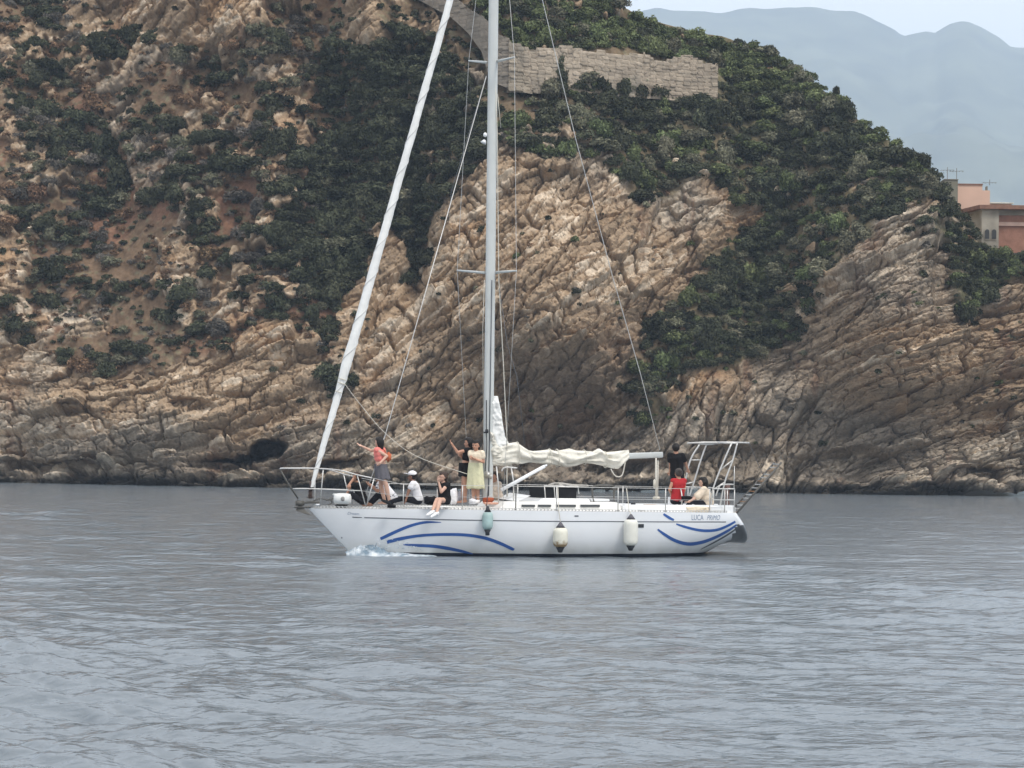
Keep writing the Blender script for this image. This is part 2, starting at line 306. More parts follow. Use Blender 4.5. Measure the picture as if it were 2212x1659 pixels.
# ------------------------------------------------------------------ the sea
def sea():
    vv = np.concatenate([np.array([20000, 9000, 5000, 3400, 2500, 1900, 1500, 1250, 1100, 1000, 920, 860]), np.arange(820, 484, -.62), np.arange(484, 470, -1.0), np.array([467, 463, 459, 456, 454, 452.5, 451.4, 450.9])])
    r = F * H / (vv - VH)
    a1 = np.arange(-14.2, 14.2, .033); c = np.concatenate([np.arange(15, 40, 1.0), np.arange(40, 181, 5.)])
    ang = np.radians(np.concatenate([-c[::-1][1:], a1, c])); nr, nc = len(r), len(ang)
    X = r[:, None] * np.sin(ang)[None]; Y = r[:, None] * np.cos(ang)[None]
    dr = np.gradient(r); dr = np.abs(dr)[:, None]; Z = np.zeros_like(X); g = np.random.default_rng(11)
    for i in range(64):
        lam = 10 ** g.uniform(-.55, .75); th = g.normal(0.45, .6); kx, ky = math.sin(th) * 2 * math.pi / lam, math.cos(th) * 2 * math.pi / lam
        amp = .0036 * lam ** .80 * g.uniform(.5, 1.3); att = 1 - sstep(.22, .5, dr * abs(math.cos(th)) / lam)
        ph = kx * X + ky * Y + g.uniform(0, 6.3)
        Z += att * amp * (np.sin(ph) + .3 * np.sin(2 * ph + 1.3))
    pat = .75 + .55 * fbm(X / 9, Y / 22, 0, 13, 3) + 2.6 * sstep(2, -6, X + .10 * Y) * sstep(42, 16, Y) + .6 * sstep(0, -22, X)
    Z *= np.clip(pat, .25, 3.8)
    Z *= sstep(3.0, 9, r)[:, None] * .97 + .03
    me = np_mesh('sea', np.stack([X, Y, Z], -1).reshape(-1, 3), grid_faces(nr, nc, True), True)
    return me, (X, Y)
me, _ = sea(); water = link('sea', me); tag(water, kind='structure')
m = bpy.data.materials.new('sea_water'); m.use_nodes = True; t = m.node_tree; n = t.nodes; b = n['Principled BSDF']
b.inputs['Base Color'].default_value = (.150, .176, .200, 1); b.inputs['Roughness'].default_value = .13; b.inputs['IOR'].default_value = 1.333
co = n.new('ShaderNodeNewGeometry'); hs = []
for sc, de, wt in (((1.1, 1.7, 1), 5, 1.0), ((4.5, 6.5, 1), 4, .35)):
    mp = n.new('ShaderNodeMapping'); mp.inputs['Scale'].default_value = sc; mp.inputs['Rotation'].default_value = (0, 0, .3); t.links.new(co.outputs['Position'], mp.inputs[0])
    tx = n.new('ShaderNodeTexNoise'); tx.inputs['Detail'].default_value = de; tx.inputs['Scale'].default_value = 1; t.links.new(mp.outputs[0], tx.inputs[0])
    mu = n.new('ShaderNodeMath'); mu.operation = 'MULTIPLY'; mu.inputs[1].default_value = wt; t.links.new(tx.outputs[0], mu.inputs[0]); hs.append(mu)
ad = n.new('ShaderNodeMath'); t.links.new(hs[0].outputs[0], ad.inputs[0]); t.links.new(hs[1].outputs[0], ad.inputs[1])
bp = n.new('ShaderNodeBump'); bp.inputs['Strength'].default_value = 1; bp.inputs['Distance'].default_value = .085
t.links.new(ad.outputs[0], bp.inputs['Height']); t.links.new(bp.outputs[0], b.inputs['Normal']); me.materials.append(m)

# ------------------------------------------------------------------ haze
def haze(dens):
    bm = bmesh.new(); bmesh.ops.create_cube(bm, size=1)
    me = bpy.data.meshes.new('haze'); bm.to_mesh(me); bm.free(); o = link('haze', me)
    o.scale = (9000, 8400, 900); o.location = (0, 2500, 900 / 2 - 1.6 - 4); tag(o, kind='stuff'); o.display_type = 'WIRE'
    m = bpy.data.materials.new('haze_air'); m.use_nodes = True; t = m.node_tree; t.nodes.clear()
    pv = t.nodes.new('ShaderNodeVolumePrincipled'); pv.inputs['Color'].default_value = (.63, .785, 1.0, 1); pv.inputs['Density'].default_value = dens
    ou = t.nodes.new('ShaderNodeOutputMaterial'); t.links.new(pv.outputs[0], ou.inputs['Volume']); me.materials.append(m)
haze(2.7e-4)

# ------------------------------------------------------------------ shrubs and trees
def crown_arrays(seed, lobes=8, leaves=3000, leaf=.088, flat=.72, conical=False, spread=.62):
    g = np.random.default_rng(seed); C_ = []; R_ = []
    for i in range(lobes):
        a = g.uniform(0, 6.283); q = math.sqrt(g.uniform(0, 1)) * spread; z = g.uniform(.35, .95) * (1 - .45 * q)
        rr = g.uniform(.26, .46)
        if conical: z = .15 + 2.3 * (i + .5) / lobes; q = g.uniform(0, .18) ; rr = .62 * (1 - .36 * z) + .05
        C_.append((q * math.cos(a), q * math.sin(a), z if conical else z * flat * 1.25)); R_.append(rr)
    C_ = np.array(C_); R_ = np.array(R_)
    w_ = R_ ** 2 / (R_ ** 2).sum(); li = g.choice(lobes, leaves, p=w_); d = g.normal(size=(leaves, 3)); d[:, 2] = np.where(d[:, 2] < -.55, -d[:, 2], d[:, 2])
    d /= np.linalg.norm(d, axis=1)[:, None]
    rad = g.uniform(.72, 1.0, leaves) ** .7 * (1 + .30 * fbm(d[:, 0] * 2.2 + li * 3.1, d[:, 1] * 2.2, d[:, 2] * 2.2, seed, 2)) + (g.uniform(0, 1, leaves) ** 6) * .42
    P = C_[li] + d * (R_[li] * rad)[:, None]
    keep = np.ones(leaves, bool)
    for j in range(lobes): keep &= ~((np.linalg.norm(P - C_[j], axis=1) < .68 * R_[j]) & (li != j))
    keep &= P[:, 2] > .0; P, d, li = P[keep], d[keep], li[keep]; n = len(P)
    nrm = d + g.normal(size=(n, 3)) * .55; nrm /= np.linalg.norm(nrm, axis=1)[:, None]
    t1 = np.cross(nrm, g.normal(size=(n, 3))); t1 /= np.linalg.norm(t1, axis=1)[:, None]; t2 = np.cross(nrm, t1)
    s = leaf * g.uniform(.55, 1.25, n)[:, None]; t1 = t1 * s; t2 = t2 * s * .7
    Vx = np.stack([P - t1, P - t2 * .8 + nrm * s * .15, P + t1, P + t2 * .8 + nrm * s * .15], 1).reshape(-1, 3)
    tone = (.5 + .95 * g.uniform(0, 1, lobes))[li] * g.uniform(.6, 1.45, n)
    return Vx, np.arange(n * 4).reshape(-1, 4), np.repeat(tone, 4)
PAL = dict(dark=(.058, .062, .037), green=(.120, .140, .062), mid=(.120, .116, .076), grey=(.125, .112, .096), brown=(.185, .115, .070), olive=(.125, .118, .062))
LM = {k: mat(k + '_leaves', c, .85, .12, attr='tint', obj_rand=.24) for k, c in PAL.items()}
PROTO = {}
for kd, cnt, kw in (('dark', 6, dict()), ('green', 4, dict(flat=.62)), ('mid', 4, dict()), ('grey', 3, dict(leaves=2200, leaf=.08)), ('brown', 3, dict(leaves=2200, leaf=.08, flat=.5))):
    PROTO[kd] = []
    for i in range(cnt):
        Vx, Fc, tn = crown_arrays(hash_seed := 1000 + 37 * len(kd) + ord(kd[0]) * 7 + i, lobes=7 + i, **kw)
        m_ = np_mesh(kd + '_shrub', Vx, Fc); vcol(m_, tn[:, None] * np.array(PAL[kd])); m_.materials.append(LM[kd]); PROTO[kd].append((m_, Vx, Fc, tn))
cand = []
BL = """70,30,30;60,90,40;120,130,45;90,170,35;245,120,50;200,100,30;330,95,28;390,110,30;420,120,20;290,200,25;110,240,40;180,250,45;50,220,35;150,300,50;230,310,45;60,280,30;330,240,30;390,270,35;460,260,25;480,290,40;440,310,35;540,350,55;480,370,40;600,210,45;570,260,30;560,300,35;660,250,30;250,390,60;220,430,45;330,420,45;400,380,40;390,430,45;440,450,40;260,350,40;320,340,30;610,320,50;650,380,50;600,400,40;100,480,35;120,590,42;100,640,40;90,560,25;270,620,30;240,640,30;20,650,30;30,690,40;60,720,28;150,500,25;220,530,20;270,735,35;310,755,30;370,680,35;430,700,35;360,620,25;400,640,40;140,772,22;490,758,20;550,600,35;520,640,30;600,650,40;640,600,40;680,680,35;700,720,30;560,500,35;620,520,35;600,560,35;490,560,35;450,600,30;410,45,10;300,60,20;700,480,40;690,560,40"""
for q in BL.split(';'):
    x, y, r = [float(a) for a in q.split(',')]; cand.append([x * DS, y * DS, r * DS * .86, 'dark'])
    if r > 32:
        for k in range(2): a = random.uniform(0, 6.3); cand.append([x * DS + r * DS * .75 * math.cos(a), y * DS + r * DS * .6 * math.sin(a), r * DS * random.uniform(.4, .6), random.choice(('dark', 'dark', 'mid'))])
for q in "130,370,30;150,410,25;100,270,25;510,380,30;520,420,42;560,450,35;500,340,20;560,540,36;520,500,30;440,640,30;330,640,20;340,380,20;230,560,20;60,240,25;270,120,20;320,170,20;660,120,26;690,60,24;640,60,24;620,110,22;560,140,24;480,400,22;590,590,22;640,470,24;530,560,28;460,660,20".split(';'):
    x, y, r = [float(a) for a in q.split(',')]; cand.append([x * DS, y * DS, r * DS * .9, 'grey'])
for q in "330,170,25;370,190,30;400,210,32;450,170,34;480,200,30;500,230,32;430,240,25;200,190,30;230,210,28;100,190,25;570,190,26;680,230,30;700,270,25;20,180,30;30,330,30;350,320,26;20,400,28;60,430,24;440,200,26;400,165,22;150,210,22;300,250,22;280,270,24;170,160,20;20,60,24;10,130,22".split(';'):
    x, y, r = [float(a) for a in q.split(',')]; cand.append([x * DS, y * DS, r * DS * .85, 'brown'])
WALLP = pts('1095,92 1550,122 1560,200 1500,200 1430,172 1280,150 1120,150'); WALLQ = pts('960,0 1075,60 1105,80 1150,190 1085,175 1045,115 985,55')
def cfill(poly, n, rlo, rhi, kinds, dens=.72, clump=False):
    xs = [p[0] for p in poly]; ys = [p[1] for p in poly]; k = 0
    for _ in range(n * 14):
        if k >= n: break
        u, v = random.uniform(max(min(xs), -20), min(max(xs), 1040)), random.uniform(max(min(ys), -18), max(ys))
        if not inpoly(np.array(u), np.array(v), poly) or v < crest_v(u) + 1: continue
        if terrain_mask(np.array([u]), np.array([v]))[0]: continue
        if inpoly(np.array(u), np.array(v), WALLP) or inpoly(np.array(u), np.array(v), WALLQ): continue
        if clump and float(fbm(u / 48, v / 36, 0, 303, 3)) < .02: continue
        r = rlo + (rhi - rlo) * random.random() ** 1.5
        if any((c[0] - u) ** 2 + (c[1] - v) ** 2 < (dens * .5 * (r + c[2])) ** 2 * 1.0 for c in cand): continue
        cand.append([u, v, r, random.choice(kinds)]); k += 1
cfill(GULLY, 360, 9, 19, ['dark'] * 9 + ['mid'], .6)
UPPER = pts('1090,-60 1240,-60 1320,0 1560,80 1700,110 1900,270 1900,300 1560,140 1560,120 1380,112 1200,95 1120,95 1100,60 1060,40 1040,0')
cfill(UPPER, 300, 8, 16, ['green'] * 6 + ['mid'] + ['dark'], .58)
SL1 = pts('1150,160 1300,160 1430,175 1560,225 1560,140 1900,290 2050,400 2060,470 1960,500 1850,510 1760,600 1750,700 1640,770 1470,800 1400,900 1370,800 1400,700 1520,600 1560,540 1560,420 1520,370 1380,430 1320,365 1250,335 1120,320 1110,250')
cfill(SL1, 430, 8, 19, ['dark'] * 5 + ['mid'] * 2 + ['green'] * 2, .70)
cfill(pts('2010,480 2090,470 2130,540 2230,560 2400,560 2400,620 2210,600 2150,620 2150,680 2080,680 2060,560 2000,490'), 60, 8, 16, ['dark'] * 4 + ['green'], .7)
cfill(pts('2040,440 2100,445 2130,560 2040,560'), 16, 8, 13, ['dark'], .6)
cfill(pts('2060,515 2080,680 2150,680 2160,600 2230,560 2130,520'), 50, 9, 16, ['dark', 'dark', 'green'], .6)
cfill(pts('-30,-30 720,-30 720,760 640,690 560,700 400,770 200,810 100,750 -30,690'), 300, 6, 15, ['dark', 'mid', 'grey', 'brown', 'dark', 'mid', 'dark'], .62, clump=True)
for q in "1915,632,17;1375,878,24;1400,870,18;2112,690,12;1800,740,7;740,800,44;700,800,30;880,530,20;895,580,18;1185,375,10;1600,170,20;720,830,26;1770,880,10;650,860,12;1390,745,20;1300,470,6".split(';'):
    x, y, r = [float(a) for a in q.split(',')]; cand.append([x * DS, y * DS, r * DS, 'dark'])
CRESTB = [(1315, 2), (1360, 40), (1420, 42), (1455, 48), (1500, 62), (1535, 82), (1590, 88), (1620, 88), (1650, 102), (1690, 118), (1720, 140), (1745, 155), (1775, 176), (1790, 200), (1830, 226), (1870, 250), (1905, 268), (1935, 290), (1960, 318), (1985, 330), (2005, 345), (2015, 370), (2028, 395), (2035, 430), (2025, 460)]
for x, y in CRESTB: cand.append([x * DS, (y + 12) * DS, random.uniform(9, 13) * (1.25 if x > 1950 else .8), 'green' if x < 1950 else 'dark'])
for q in range(26): cand.append([(1120 + 17 * q) * DS, (178 + .09 * 17 * q + (26 if q > 16 else 0) + random.uniform(-8, 6)) * DS, random.uniform(6, 10), random.choice(('dark', 'mid', 'green'))])
for q in range(9): cand.append([random.uniform(1115, 1540) * DS, 96 * DS, random.uniform(5, 8), 'green'])
cand.sort(key=lambda c: -c[2])
IND = []; REST = []; nd = 0
for c in cand:
    if nd < 296: IND.append(c); nd += 1
    else: REST.append(c)
def where(u, v):
    if u > 935 and v > 195: return 'in the thicket below the stone house'
    if inpoly(np.array(u), np.array(v), GULLY): return 'in the dark thicket of the gully behind the furled jib'
    if inpoly(np.array(u), np.array(v), R_LOW) or (v > 350 and u < 380): return 'on the low rock ledges left of the bow'
    if u < 330: return 'among rocks and dry scrub on the left slope' if v > 170 else 'high on the left slope under the tan crag'
    if inpoly(np.array(u), np.array(v), UPPER) or (v < crest_v(u) + 22): return 'along the skyline of the green slope' if v < crest_v(u) + 22 else 'on the green slope above the ruined wall'
    if u > 600 and v > 250: return 'in the wooded gully between the middle and right cliffs'
    if u > 700: return 'on the wooded slope above the right cliff'
    if u > 480 and v < 250: return 'on the slope between the ruined wall and middle cliff'
    return 'growing out of the bare cliff'
WS = {'in the thicket below the stone house': 'below the stone house', 'in the dark thicket of the gully behind the furled jib': 'in the gully thicket', 'on the low rock ledges left of the bow': 'on low ledges',
      'among rocks and dry scrub on the left slope': 'among rocks', 'high on the left slope under the tan crag': 'under the tan crag', 'along the skyline of the green slope': 'on the skyline', 'on the green slope above the ruined wall': 'above the ruined wall',
      'in the wooded gully between the middle and right cliffs': 'between two cliffs', 'on the wooded slope above the right cliff': 'on the wooded slope', 'on the slope between the ruined wall and middle cliff': 'below the ruined wall', 'growing out of the bare cliff': 'on bare cliff'}
def rel(u, v):
    j = 311.6 + (487 - v) * .2845; m = 488 + (496 - v) * .0118; k = 542 + max(0, v) * .262
    a = 'left of jib' if u < j - 6 else 'behind jib' if u < j + 6 else 'left of mast' if u < m - 7 else 'behind mast' if u < m + 7 else 'right of mast' if u < k else 'right of backstay'
    if u < j - 120: a = 'far left of jib'
    if u > 800: a = 'far right of backstay'
    b = 'above upper spreaders' if v < 58 else 'below upper spreaders' if v < 130 else 'midway between spreaders' if v < 200 else 'above lower spreaders' if v < 268 else 'below lower spreaders' if v < 340 else 'lowest down'
    return a + ', ' + b
COLW = dict(dark='dark green', green='bright green', mid='greyish green', grey='dry grey', brown='reddish brown')
cc = 0
for u, v, r, kd in IND:
    i = cc % len(PROTO[kd]); cc += 1
    p = ground(u, v + .55 * r); R = r * p.y / F
    o = link('shrub', PROTO[kd][i][0], loc=p + Vector((0, -.12 * R, -.2 * R)))
    shp, (sx_, sz_) = random.choice((('tall ', (.92, 1.36)), ('spreading ', (1.22, .88)), ('rounded ', (1.05, 1.1))))
    o.scale = (R * sx_ * random.uniform(.95, 1.05), R * sx_ * random.uniform(.9, 1.05), R * sz_ * random.uniform(.95, 1.05)); o.rotation_euler = (0, 0, random.uniform(0, 6.28))
    wd = 'large ' if r > 13 else ('small ' if r < 8.5 else ''); wh = WS[where(u, v)]; ws = wh + ' ' + rel(u, v)
    tag(o, f'{wd}{shp}{COLW[kd]} shrub {ws}', 'shrub', f'{wd}{shp}{COLW[kd]} shrubs {ws}')
def merged(name, items, label, cat, ntake, seed):
    g = np.random.default_rng(seed); VV_, FF_, CC_ = [], [], []; base = 0
    for u, v, r, kd in items:
        m_, Vx, Fc, tn = PROTO[kd][g.integers(len(PROTO[kd]))]; p = ground(u, v + .4 * r); R = r * p.y / F
        n = min(len(Fc), ntake(r)); sel = g.permutation(len(Fc))[:n]; q = Vx.reshape(-1, 4, 3)[sel]; cen = q.mean(1, keepdims=True)
        q = cen + (q - cen) * math.sqrt(len(Fc) / n) * .8
        a = g.uniform(0, 6.28); ca, sa = math.cos(a), math.sin(a); q = q @ np.array([[ca, sa, 0], [-sa, ca, 0], [0, 0, 1]])
        VV_.append((q * R * np.array([1.1, 1, g.uniform(.8, 1.2)]) + np.array(p) + np.array([0, -.1 * R, -.2 * R])).reshape(-1, 3)); FF_.append(np.arange(n * 4).reshape(-1, 4) + base); base += n * 4
        CC_.append((tn.reshape(-1, 4)[sel].ravel()[:, None] * np.array(PAL[kd])) * g.uniform(.8, 1.2))
    m_ = np_mesh(name, np.concatenate(VV_), np.concatenate(FF_)); vcol(m_, np.concatenate(CC_)); m_.materials.append(scrub_mat); o = link(name, m_); tag(o, label, cat, kind='stuff')
scrub_mat = mat('scrub_leaves', (.1, .1, .06), .9, .1, attr='tint')
merged('undergrowth', REST, 'smaller shrubs and undergrowth filling the gaps between the larger shrubs on the hill', 'undergrowth', lambda r: 900, 5)
tuft = []
g_ = np.random.default_rng(21)
for _ in range(9000):
    u, v = g_.uniform(-20, 1040), g_.uniform(-15, 470)
    if v < crest_v(u) + 3 or len(tuft) > 3600: continue
    if u > 945 and v < 218: continue
    rk = terrain_mask(np.array([u]), np.array([v]))[0]
    if rk and g_.uniform() > .05: continue
    if v > 440 or (u < 330 and float(fbm(u / 40, v / 26, 0, 404, 3)) < .0 and g_.uniform() < .5): continue
    if inpoly(np.array(u), np.array(v), WALLP) or inpoly(np.array(u), np.array(v), WALLQ): continue
    if u < 330: kd = g_.choice(['brown', 'brown', 'grey', 'mid', 'dark'], p=[.28, .2, .2, .17, .15])
    elif u < 480: kd = g_.choice(['dark', 'mid', 'grey'], p=[.6, .25, .15])
    else: kd = g_.choice(['dark', 'green', 'mid', 'brown', 'grey'], p=[.32, .26, .26, .08, .08])
    tuft.append((u, v, g_.uniform(2.2, 6.0), kd))
merged('low_scrub', tuft, 'low dry and green scrub scattered over the soil of the hill', 'scrub', lambda r: int(40 + 26 * r), 6)

bark = mat('bark', (.10, .075, .055), .9, .1, var=.3, vscale=6)
def tree(u, v, hpx, wpx, label, conical=True):
    p = ground(u, v); s = p.y / F; h = hpx * s; w_ = wpx * s
    e = link('tree', None, loc=p); tag(e, label, 'tree')
    bm = bmesh.new(); n = 8; prev = None
    for k in range(7):
        z = -.5 + (h * .95 + .5) * k / 6; rr = .16 * h * .12 * (1 - .14 * k) + .02; ring = [bm.verts.new((rr * math.cos(a * 6.283 / n) + .04 * math.sin(k), rr * math.sin(a * 6.283 / n), z)) for a in range(n)]
        if prev:
            for a in range(n): bm.faces.new((prev[a], prev[(a + 1) % n], ring[(a + 1) % n], ring[a]))
        prev = ring
    for k in range(9):                                         # limbs
        a = k * 2.4; z = h * (.15 + .08 * k); L_ = w_ * .45 * (1 - .07 * k); c, s_ = math.cos(a), math.sin(a)
        A = [bm.verts.new((.04 * math.cos(q * 2.1), .04 * math.sin(q * 2.1), z + .04 * math.sin(q * 2.1))) for q in range(3)]
        B = bm.verts.new((c * L_, s_ * L_, z + .25 * L_))
        for q in range(3): bm.faces.new((A[q], A[(q + 1) % 3], B))
    me = bpy.data.meshes.new('trunk'); bm.to_mesh(me); bm.free(); me.materials.append(bark); link('trunk', me, e)
    Vx, Fc, tn = crown_arrays(int(u * 7), lobes=9, leaves=2600, leaf=.11, conical=conical)
    zmax = Vx[:, 2].max(); xr = np.abs(Vx[:, :2]).max(); Vx = Vx * np.array([w_ / 2 / xr, w_ / 2 / xr, h * .98 / zmax]) + np.array([0, 0, h * .04])
    me = np_mesh('crown', Vx, Fc); vcol(me, tn[:, None] * np.array(PAL['dark'])); me.materials.append(LM['dark']); link('crown', me, e)
tree(1212 * DS, 215 * DS, 48, 20, 'dark upright conifer standing against the ruined stone wall beside the mast')
tree(1808 * DS, 205 * DS, 15, 11, 'small rounded tree standing proud on the skyline above the right cliff', False)
tree(1345 * DS, 215 * DS, 22, 20, 'dark bushy tree under the middle of the long ruined wall', False)

# ------------------------------------------------------------------ ruined walls
stone_m = mat('old_masonry', (.3, .25, .19), .93, .12, attr='tint', var=.16, vscale=2.5, bump=.8, bscale=9)
def panel(name, top, bot, thick, label, cat, seed, col=(.31, .255, .195), course=.26, Yf=None, rag=.35, dy=-.6, parent=None):
    top = [(a * DS, b * DS) for a, b in top]; bot = [(a * DS, b * DS) for a, b in bot]
    nc = int((top[-1][0] - top[0][0]) * 1.6) + 2; u = np.linspace(top[0][0], top[-1][0], nc)
    vt = np.interp(u, *zip(*top)); vb = np.interp(u, *zip(*bot)); nr = int(max(vb - vt) * 1.6) + 2
    Y = np.array([min(ground(a, q).y for q in np.linspace(b, c, 6)) for a, b, c in zip(u, vt, vb)]) if Yf is None else np.array([Yf(a) for a in u])
    Y = Y if Yf else blur(np.stack([Y] * 3).astype(np.float32), max(2, nc // 6), 2)[1]; Y = Y + dy
    t = np.linspace(1, 0, nr)[:, None]; X = np.array([at(a, (b + c) / 2, q).x for a, b, c, q in zip(u, vt, vb, Y)])[None] + 0 * t
    kt = np.array([at(a, b, c).z for a, b, c in zip(u, vt, Y)]); kb = np.array([at(a, b, c).z for a, b, c in zip(u, vb, Y)])
    kt = kt + rag * np.round(1.3 * fbm(X[0] / 1.7, 0, 0, seed, 2) * 2) / 2 * .6
    Z = kb[None] * t + kt[None] * (1 - t); Yg = np.broadcast_to(Y[None], Z.shape)
    f1, f2, r1, r2, ox, oy = worley(X / (course * 1.9), Z / course, seed, .55)
    dsp = .10 * (r1 - .5) - .07 * (1 - sstep(0, .14, f2 - f1)) + .10 * fbm(X / 2, Z / 2, 0, seed, 3)
    cl = np.array(col)[None, None] * (1 + .30 * (r2 - .5) + .14 * fbm(X / 3, Z / 1.5, 0, seed + 2, 3))[..., None]
    cl = mixc(cl.astype(np.float32), (.20, .19, .165), sstep(.1, .6, fbm(X / 2.5, Z / 4, 0, seed + 4, 3)) * .6)
    Fr = np.stack([X, Yg - dsp, Z], -1); Bk = np.stack([X, Yg + thick, Z], -1)
    V_ = np.concatenate([Fr, Bk[::-1]], 0); cl = np.concatenate([cl, cl[::-1]], 0)
    fc = grid_faces(2 * nr, nc)[:, ::-1]
    ends = []
    for c in (0, nc - 1):
        for r in range(nr - 1): q = [r * nc + c, (r + 1) * nc + c, (2 * nr - 2 - r) * nc + c, (2 * nr - 1 - r) * nc + c]; ends.append(q if c == 0 else q[::-1])
    me = np_mesh(name, V_.reshape(-1, 3), np.concatenate([fc, np.array(ends)])); vcol(me, cl.reshape(-1, 3)); me.materials.append(stone_m)
    o = link(name, me, parent)
    if label: tag(o, label, cat)
    return o
panel('stone_wall', [(1095, 98), (1180, 104), (1262, 104), (1340, 112), (1400, 118), (1470, 124), (1536, 126), (1551, 134)], [(1095, 200), (1300, 205), (1430, 215), (1500, 222), (1551, 222)], 1.6,
      'long ruined rubble stone wall across the slope right of the mast', 'stone wall', 31, col=(.37, .305, .235), rag=.6)
panel('stone_wall', [(905, -60), (975, -12), (1000, 5), (1058, 46), (1076, 72), (1100, 80)], [(905, 0), (975, 38), (1010, 70), (1040, 110), (1060, 175), (1100, 192)], 1.8,
      'weathered stone wall with sloping top descending from the top edge behind the mast', 'stone wall', 47, col=(.27, .228, .182), rag=.25, dy=-1.2)
panel('stone_buttress', [(1099, 82), (1118, 120), (1132, 155), (1150, 190)], [(1099, 196), (1118, 198), (1132, 200), (1150, 203)], 1.5,
      'narrow slanting stone buttress between the sloping wall and the long wall', 'buttress', 53, col=(.33, .275, .21), rag=.05, dy=-1.0)

# ------------------------------------------------------------------ houses above the right cliff
def prism(name, foot, z0, z1, m, parent=None, top=None):
    bm = bmesh.new(); n = len(foot); A = [bm.verts.new((x, y, z0)) for x, y in foot]; B = [bm.verts.new((x, y, z1 if top is None else top[i])) for i, (x, y) in enumerate(foot)]
    for i in range(n): bm.faces.new((A[i], A[(i + 1) % n], B[(i + 1) % n], B[i]))
    bm.faces.new(B); bm.faces.new(A[::-1]); bmesh.ops.recalc_face_normals(bm, faces=bm.faces[:])
    me = bpy.data.meshes.new(name); bm.to_mesh(me); bm.free(); me.materials.append(m); return link(name, me, parent)
HY = ground(985, 213).y + 6
def hx(d, Y=None): return at(d * DS, 200, Y or HY).x
def hz(d, Y=None): return at(985, d * DS, Y or HY).z
plaster = mat('old_render', (.33, .30, .25), .9, .15, var=.30, vscale=.9, bump=.5, bscale=4)
pink = mat('pink_render', (.64, .43, .33), .85, .2, var=.08, vscale=.6); brickm = mat('red_brick', (.30, .155, .11), .88, .15, var=.18, vscale=2.0, bump=.5, bscale=8)
concr = mat('grey_concrete', (.27, .25, .21), .9, .2, var=.2, vscale=1.2); paleband = mat('pale_band', (.52, .36, .30), .85, .2, var=.1); rooft = mat('roof_tiles', (.22, .12, .085), .85, .2, var=.2)
darkw = mat('dark_opening', (.02, .02, .018), .4, .5); greyw = mat('olive_render', (.19, .185, .145), .9, .15, var=.15, vscale=1)
white_roof = mat('pale_roof', (.62, .60, .54), .8, .2, var=.08)
def root(name, label, cat, loc=(0, 0, 0), group=None): e = link(name, None, loc=loc); return tag(e, label, cat, group)
h = root('stone_house', 'old stone house with brick side, flat tiled roof and two arched windows', 'house')
x0, x1, x2, x3 = hx(2097), hx(2121), hx(2158), hx(2330); zt = hz(452); zb = hz(600)
prism('wall', [(x0, HY + 5), (x1, HY), (x2, HY), (x2, HY + 9), (x0, HY + 9)], zb, zt, plaster, h)
prism('brick_wall', [(x2 + .003, HY + .5), (x3, HY + .5), (x3, HY + 8.9), (x2 + .003, HY + 8.9)], zb, hz(463), brickm, h)
prism('band', [(x2 + .01, HY + .35), (x3, HY + .35), (x3, HY + .497), (x2 + .01, HY + .497)], hz(486), hz(478), paleband, h)
prism('parapet', [(x2 + .003, HY + .42), (x3, HY + .42), (x3, HY + 8.8), (x2 + .003, HY + 8.8)], hz(463) + .003, zt, concr, h)
prism('roof', [(x0 - .5, HY + 4.6), (x1 - .2, HY - .35), (x3 + .5, HY - .35), (x3 + .5, HY + 9.5), (x0 - .5, HY + 9.5)], zt + .003, zt + .28, rooft, h)
for cx in (2132.5, 2147.5):
    f_ = None
    for nm, rr, pr, mt_ in (('window', 1.28, .06, plaster), ('pane', 1.0, .09, darkw)):
        bm = bmesh.new(); hw = 4.6 * DS * HY / F * rr; zc = hz(500); zl = hz(516) - (.0 if rr == 1 else .08); P = [(-hw, zl), (hw, zl)] + [(hw * math.cos(a), zc + hw * math.sin(a)) for a in np.linspace(0, math.pi, 9)]
        X = hx(cx); A = [bm.verts.new((X + a, HY - pr, b)) for a, b in P]; B = [bm.verts.new((X + a, HY + .05, b)) for a, b in P]; bm.faces.new(A)
        for i in range(len(P)): bm.faces.new((A[i], B[i], B[(i + 1) % len(P)], A[(i + 1) % len(P)]))
        me = bpy.data.meshes.new(nm); bm.to_mesh(me); bm.free(); me.materials.append(mt_); q = link(nm, me, f_ or h)
        f_ = f_ or q
h = root('pink_house', 'pink rendered house with stepped parapet behind the stone house', 'house'); Y2 = HY + 14
prism('wall', [(hx(2069, Y2), Y2), (hx(2122, Y2), Y2), (hx(2122, Y2), Y2 + 8), (hx(2069, Y2), Y2 + 8)], hz(520, Y2), hz(400, Y2), pink, h)
prism('wing', [(hx(2122, Y2) + .003, Y2 + .1), (hx(2139, Y2), Y2 + .1), (hx(2139, Y2), Y2 + 7), (hx(2122, Y2) + .003, Y2 + 7)], hz(520, Y2), hz(411, Y2), pink, h)
prism('coping', [(hx(2068, Y2), Y2 - .08), (hx(2122, Y2) + .02, Y2 - .08), (hx(2122, Y2) + .02, Y2 + 8.1), (hx(2068, Y2), Y2 + 8.1)], hz(400, Y2) + .003, hz(399, Y2) + .06, rooft, h)
prism('chimney', [(hx(2136.5, Y2), Y2 + 1), (hx(2139, Y2), Y2 + 1), (hx(2139, Y2), Y2 + 1.5), (hx(2136.5, Y2), Y2 + 1.5)], hz(411, Y2) + .003, hz(399, Y2), greyw, h)
h = root('grey_house', 'narrow olive grey house side at the edge of the trees', 'house'); Y3_ = HY + 11
prism('wall', [(hx(2040, Y3_), Y3_), (hx(2069, Y3_), Y3_), (hx(2069, Y3_), Y3_ + 6), (hx(2040, Y3_), Y3_ + 6)], hz(520, Y3_), 0, greyw, h, top=[hz(389, Y3_), hz(389, Y3_), hz(391, Y3_), hz(391, Y3_)])
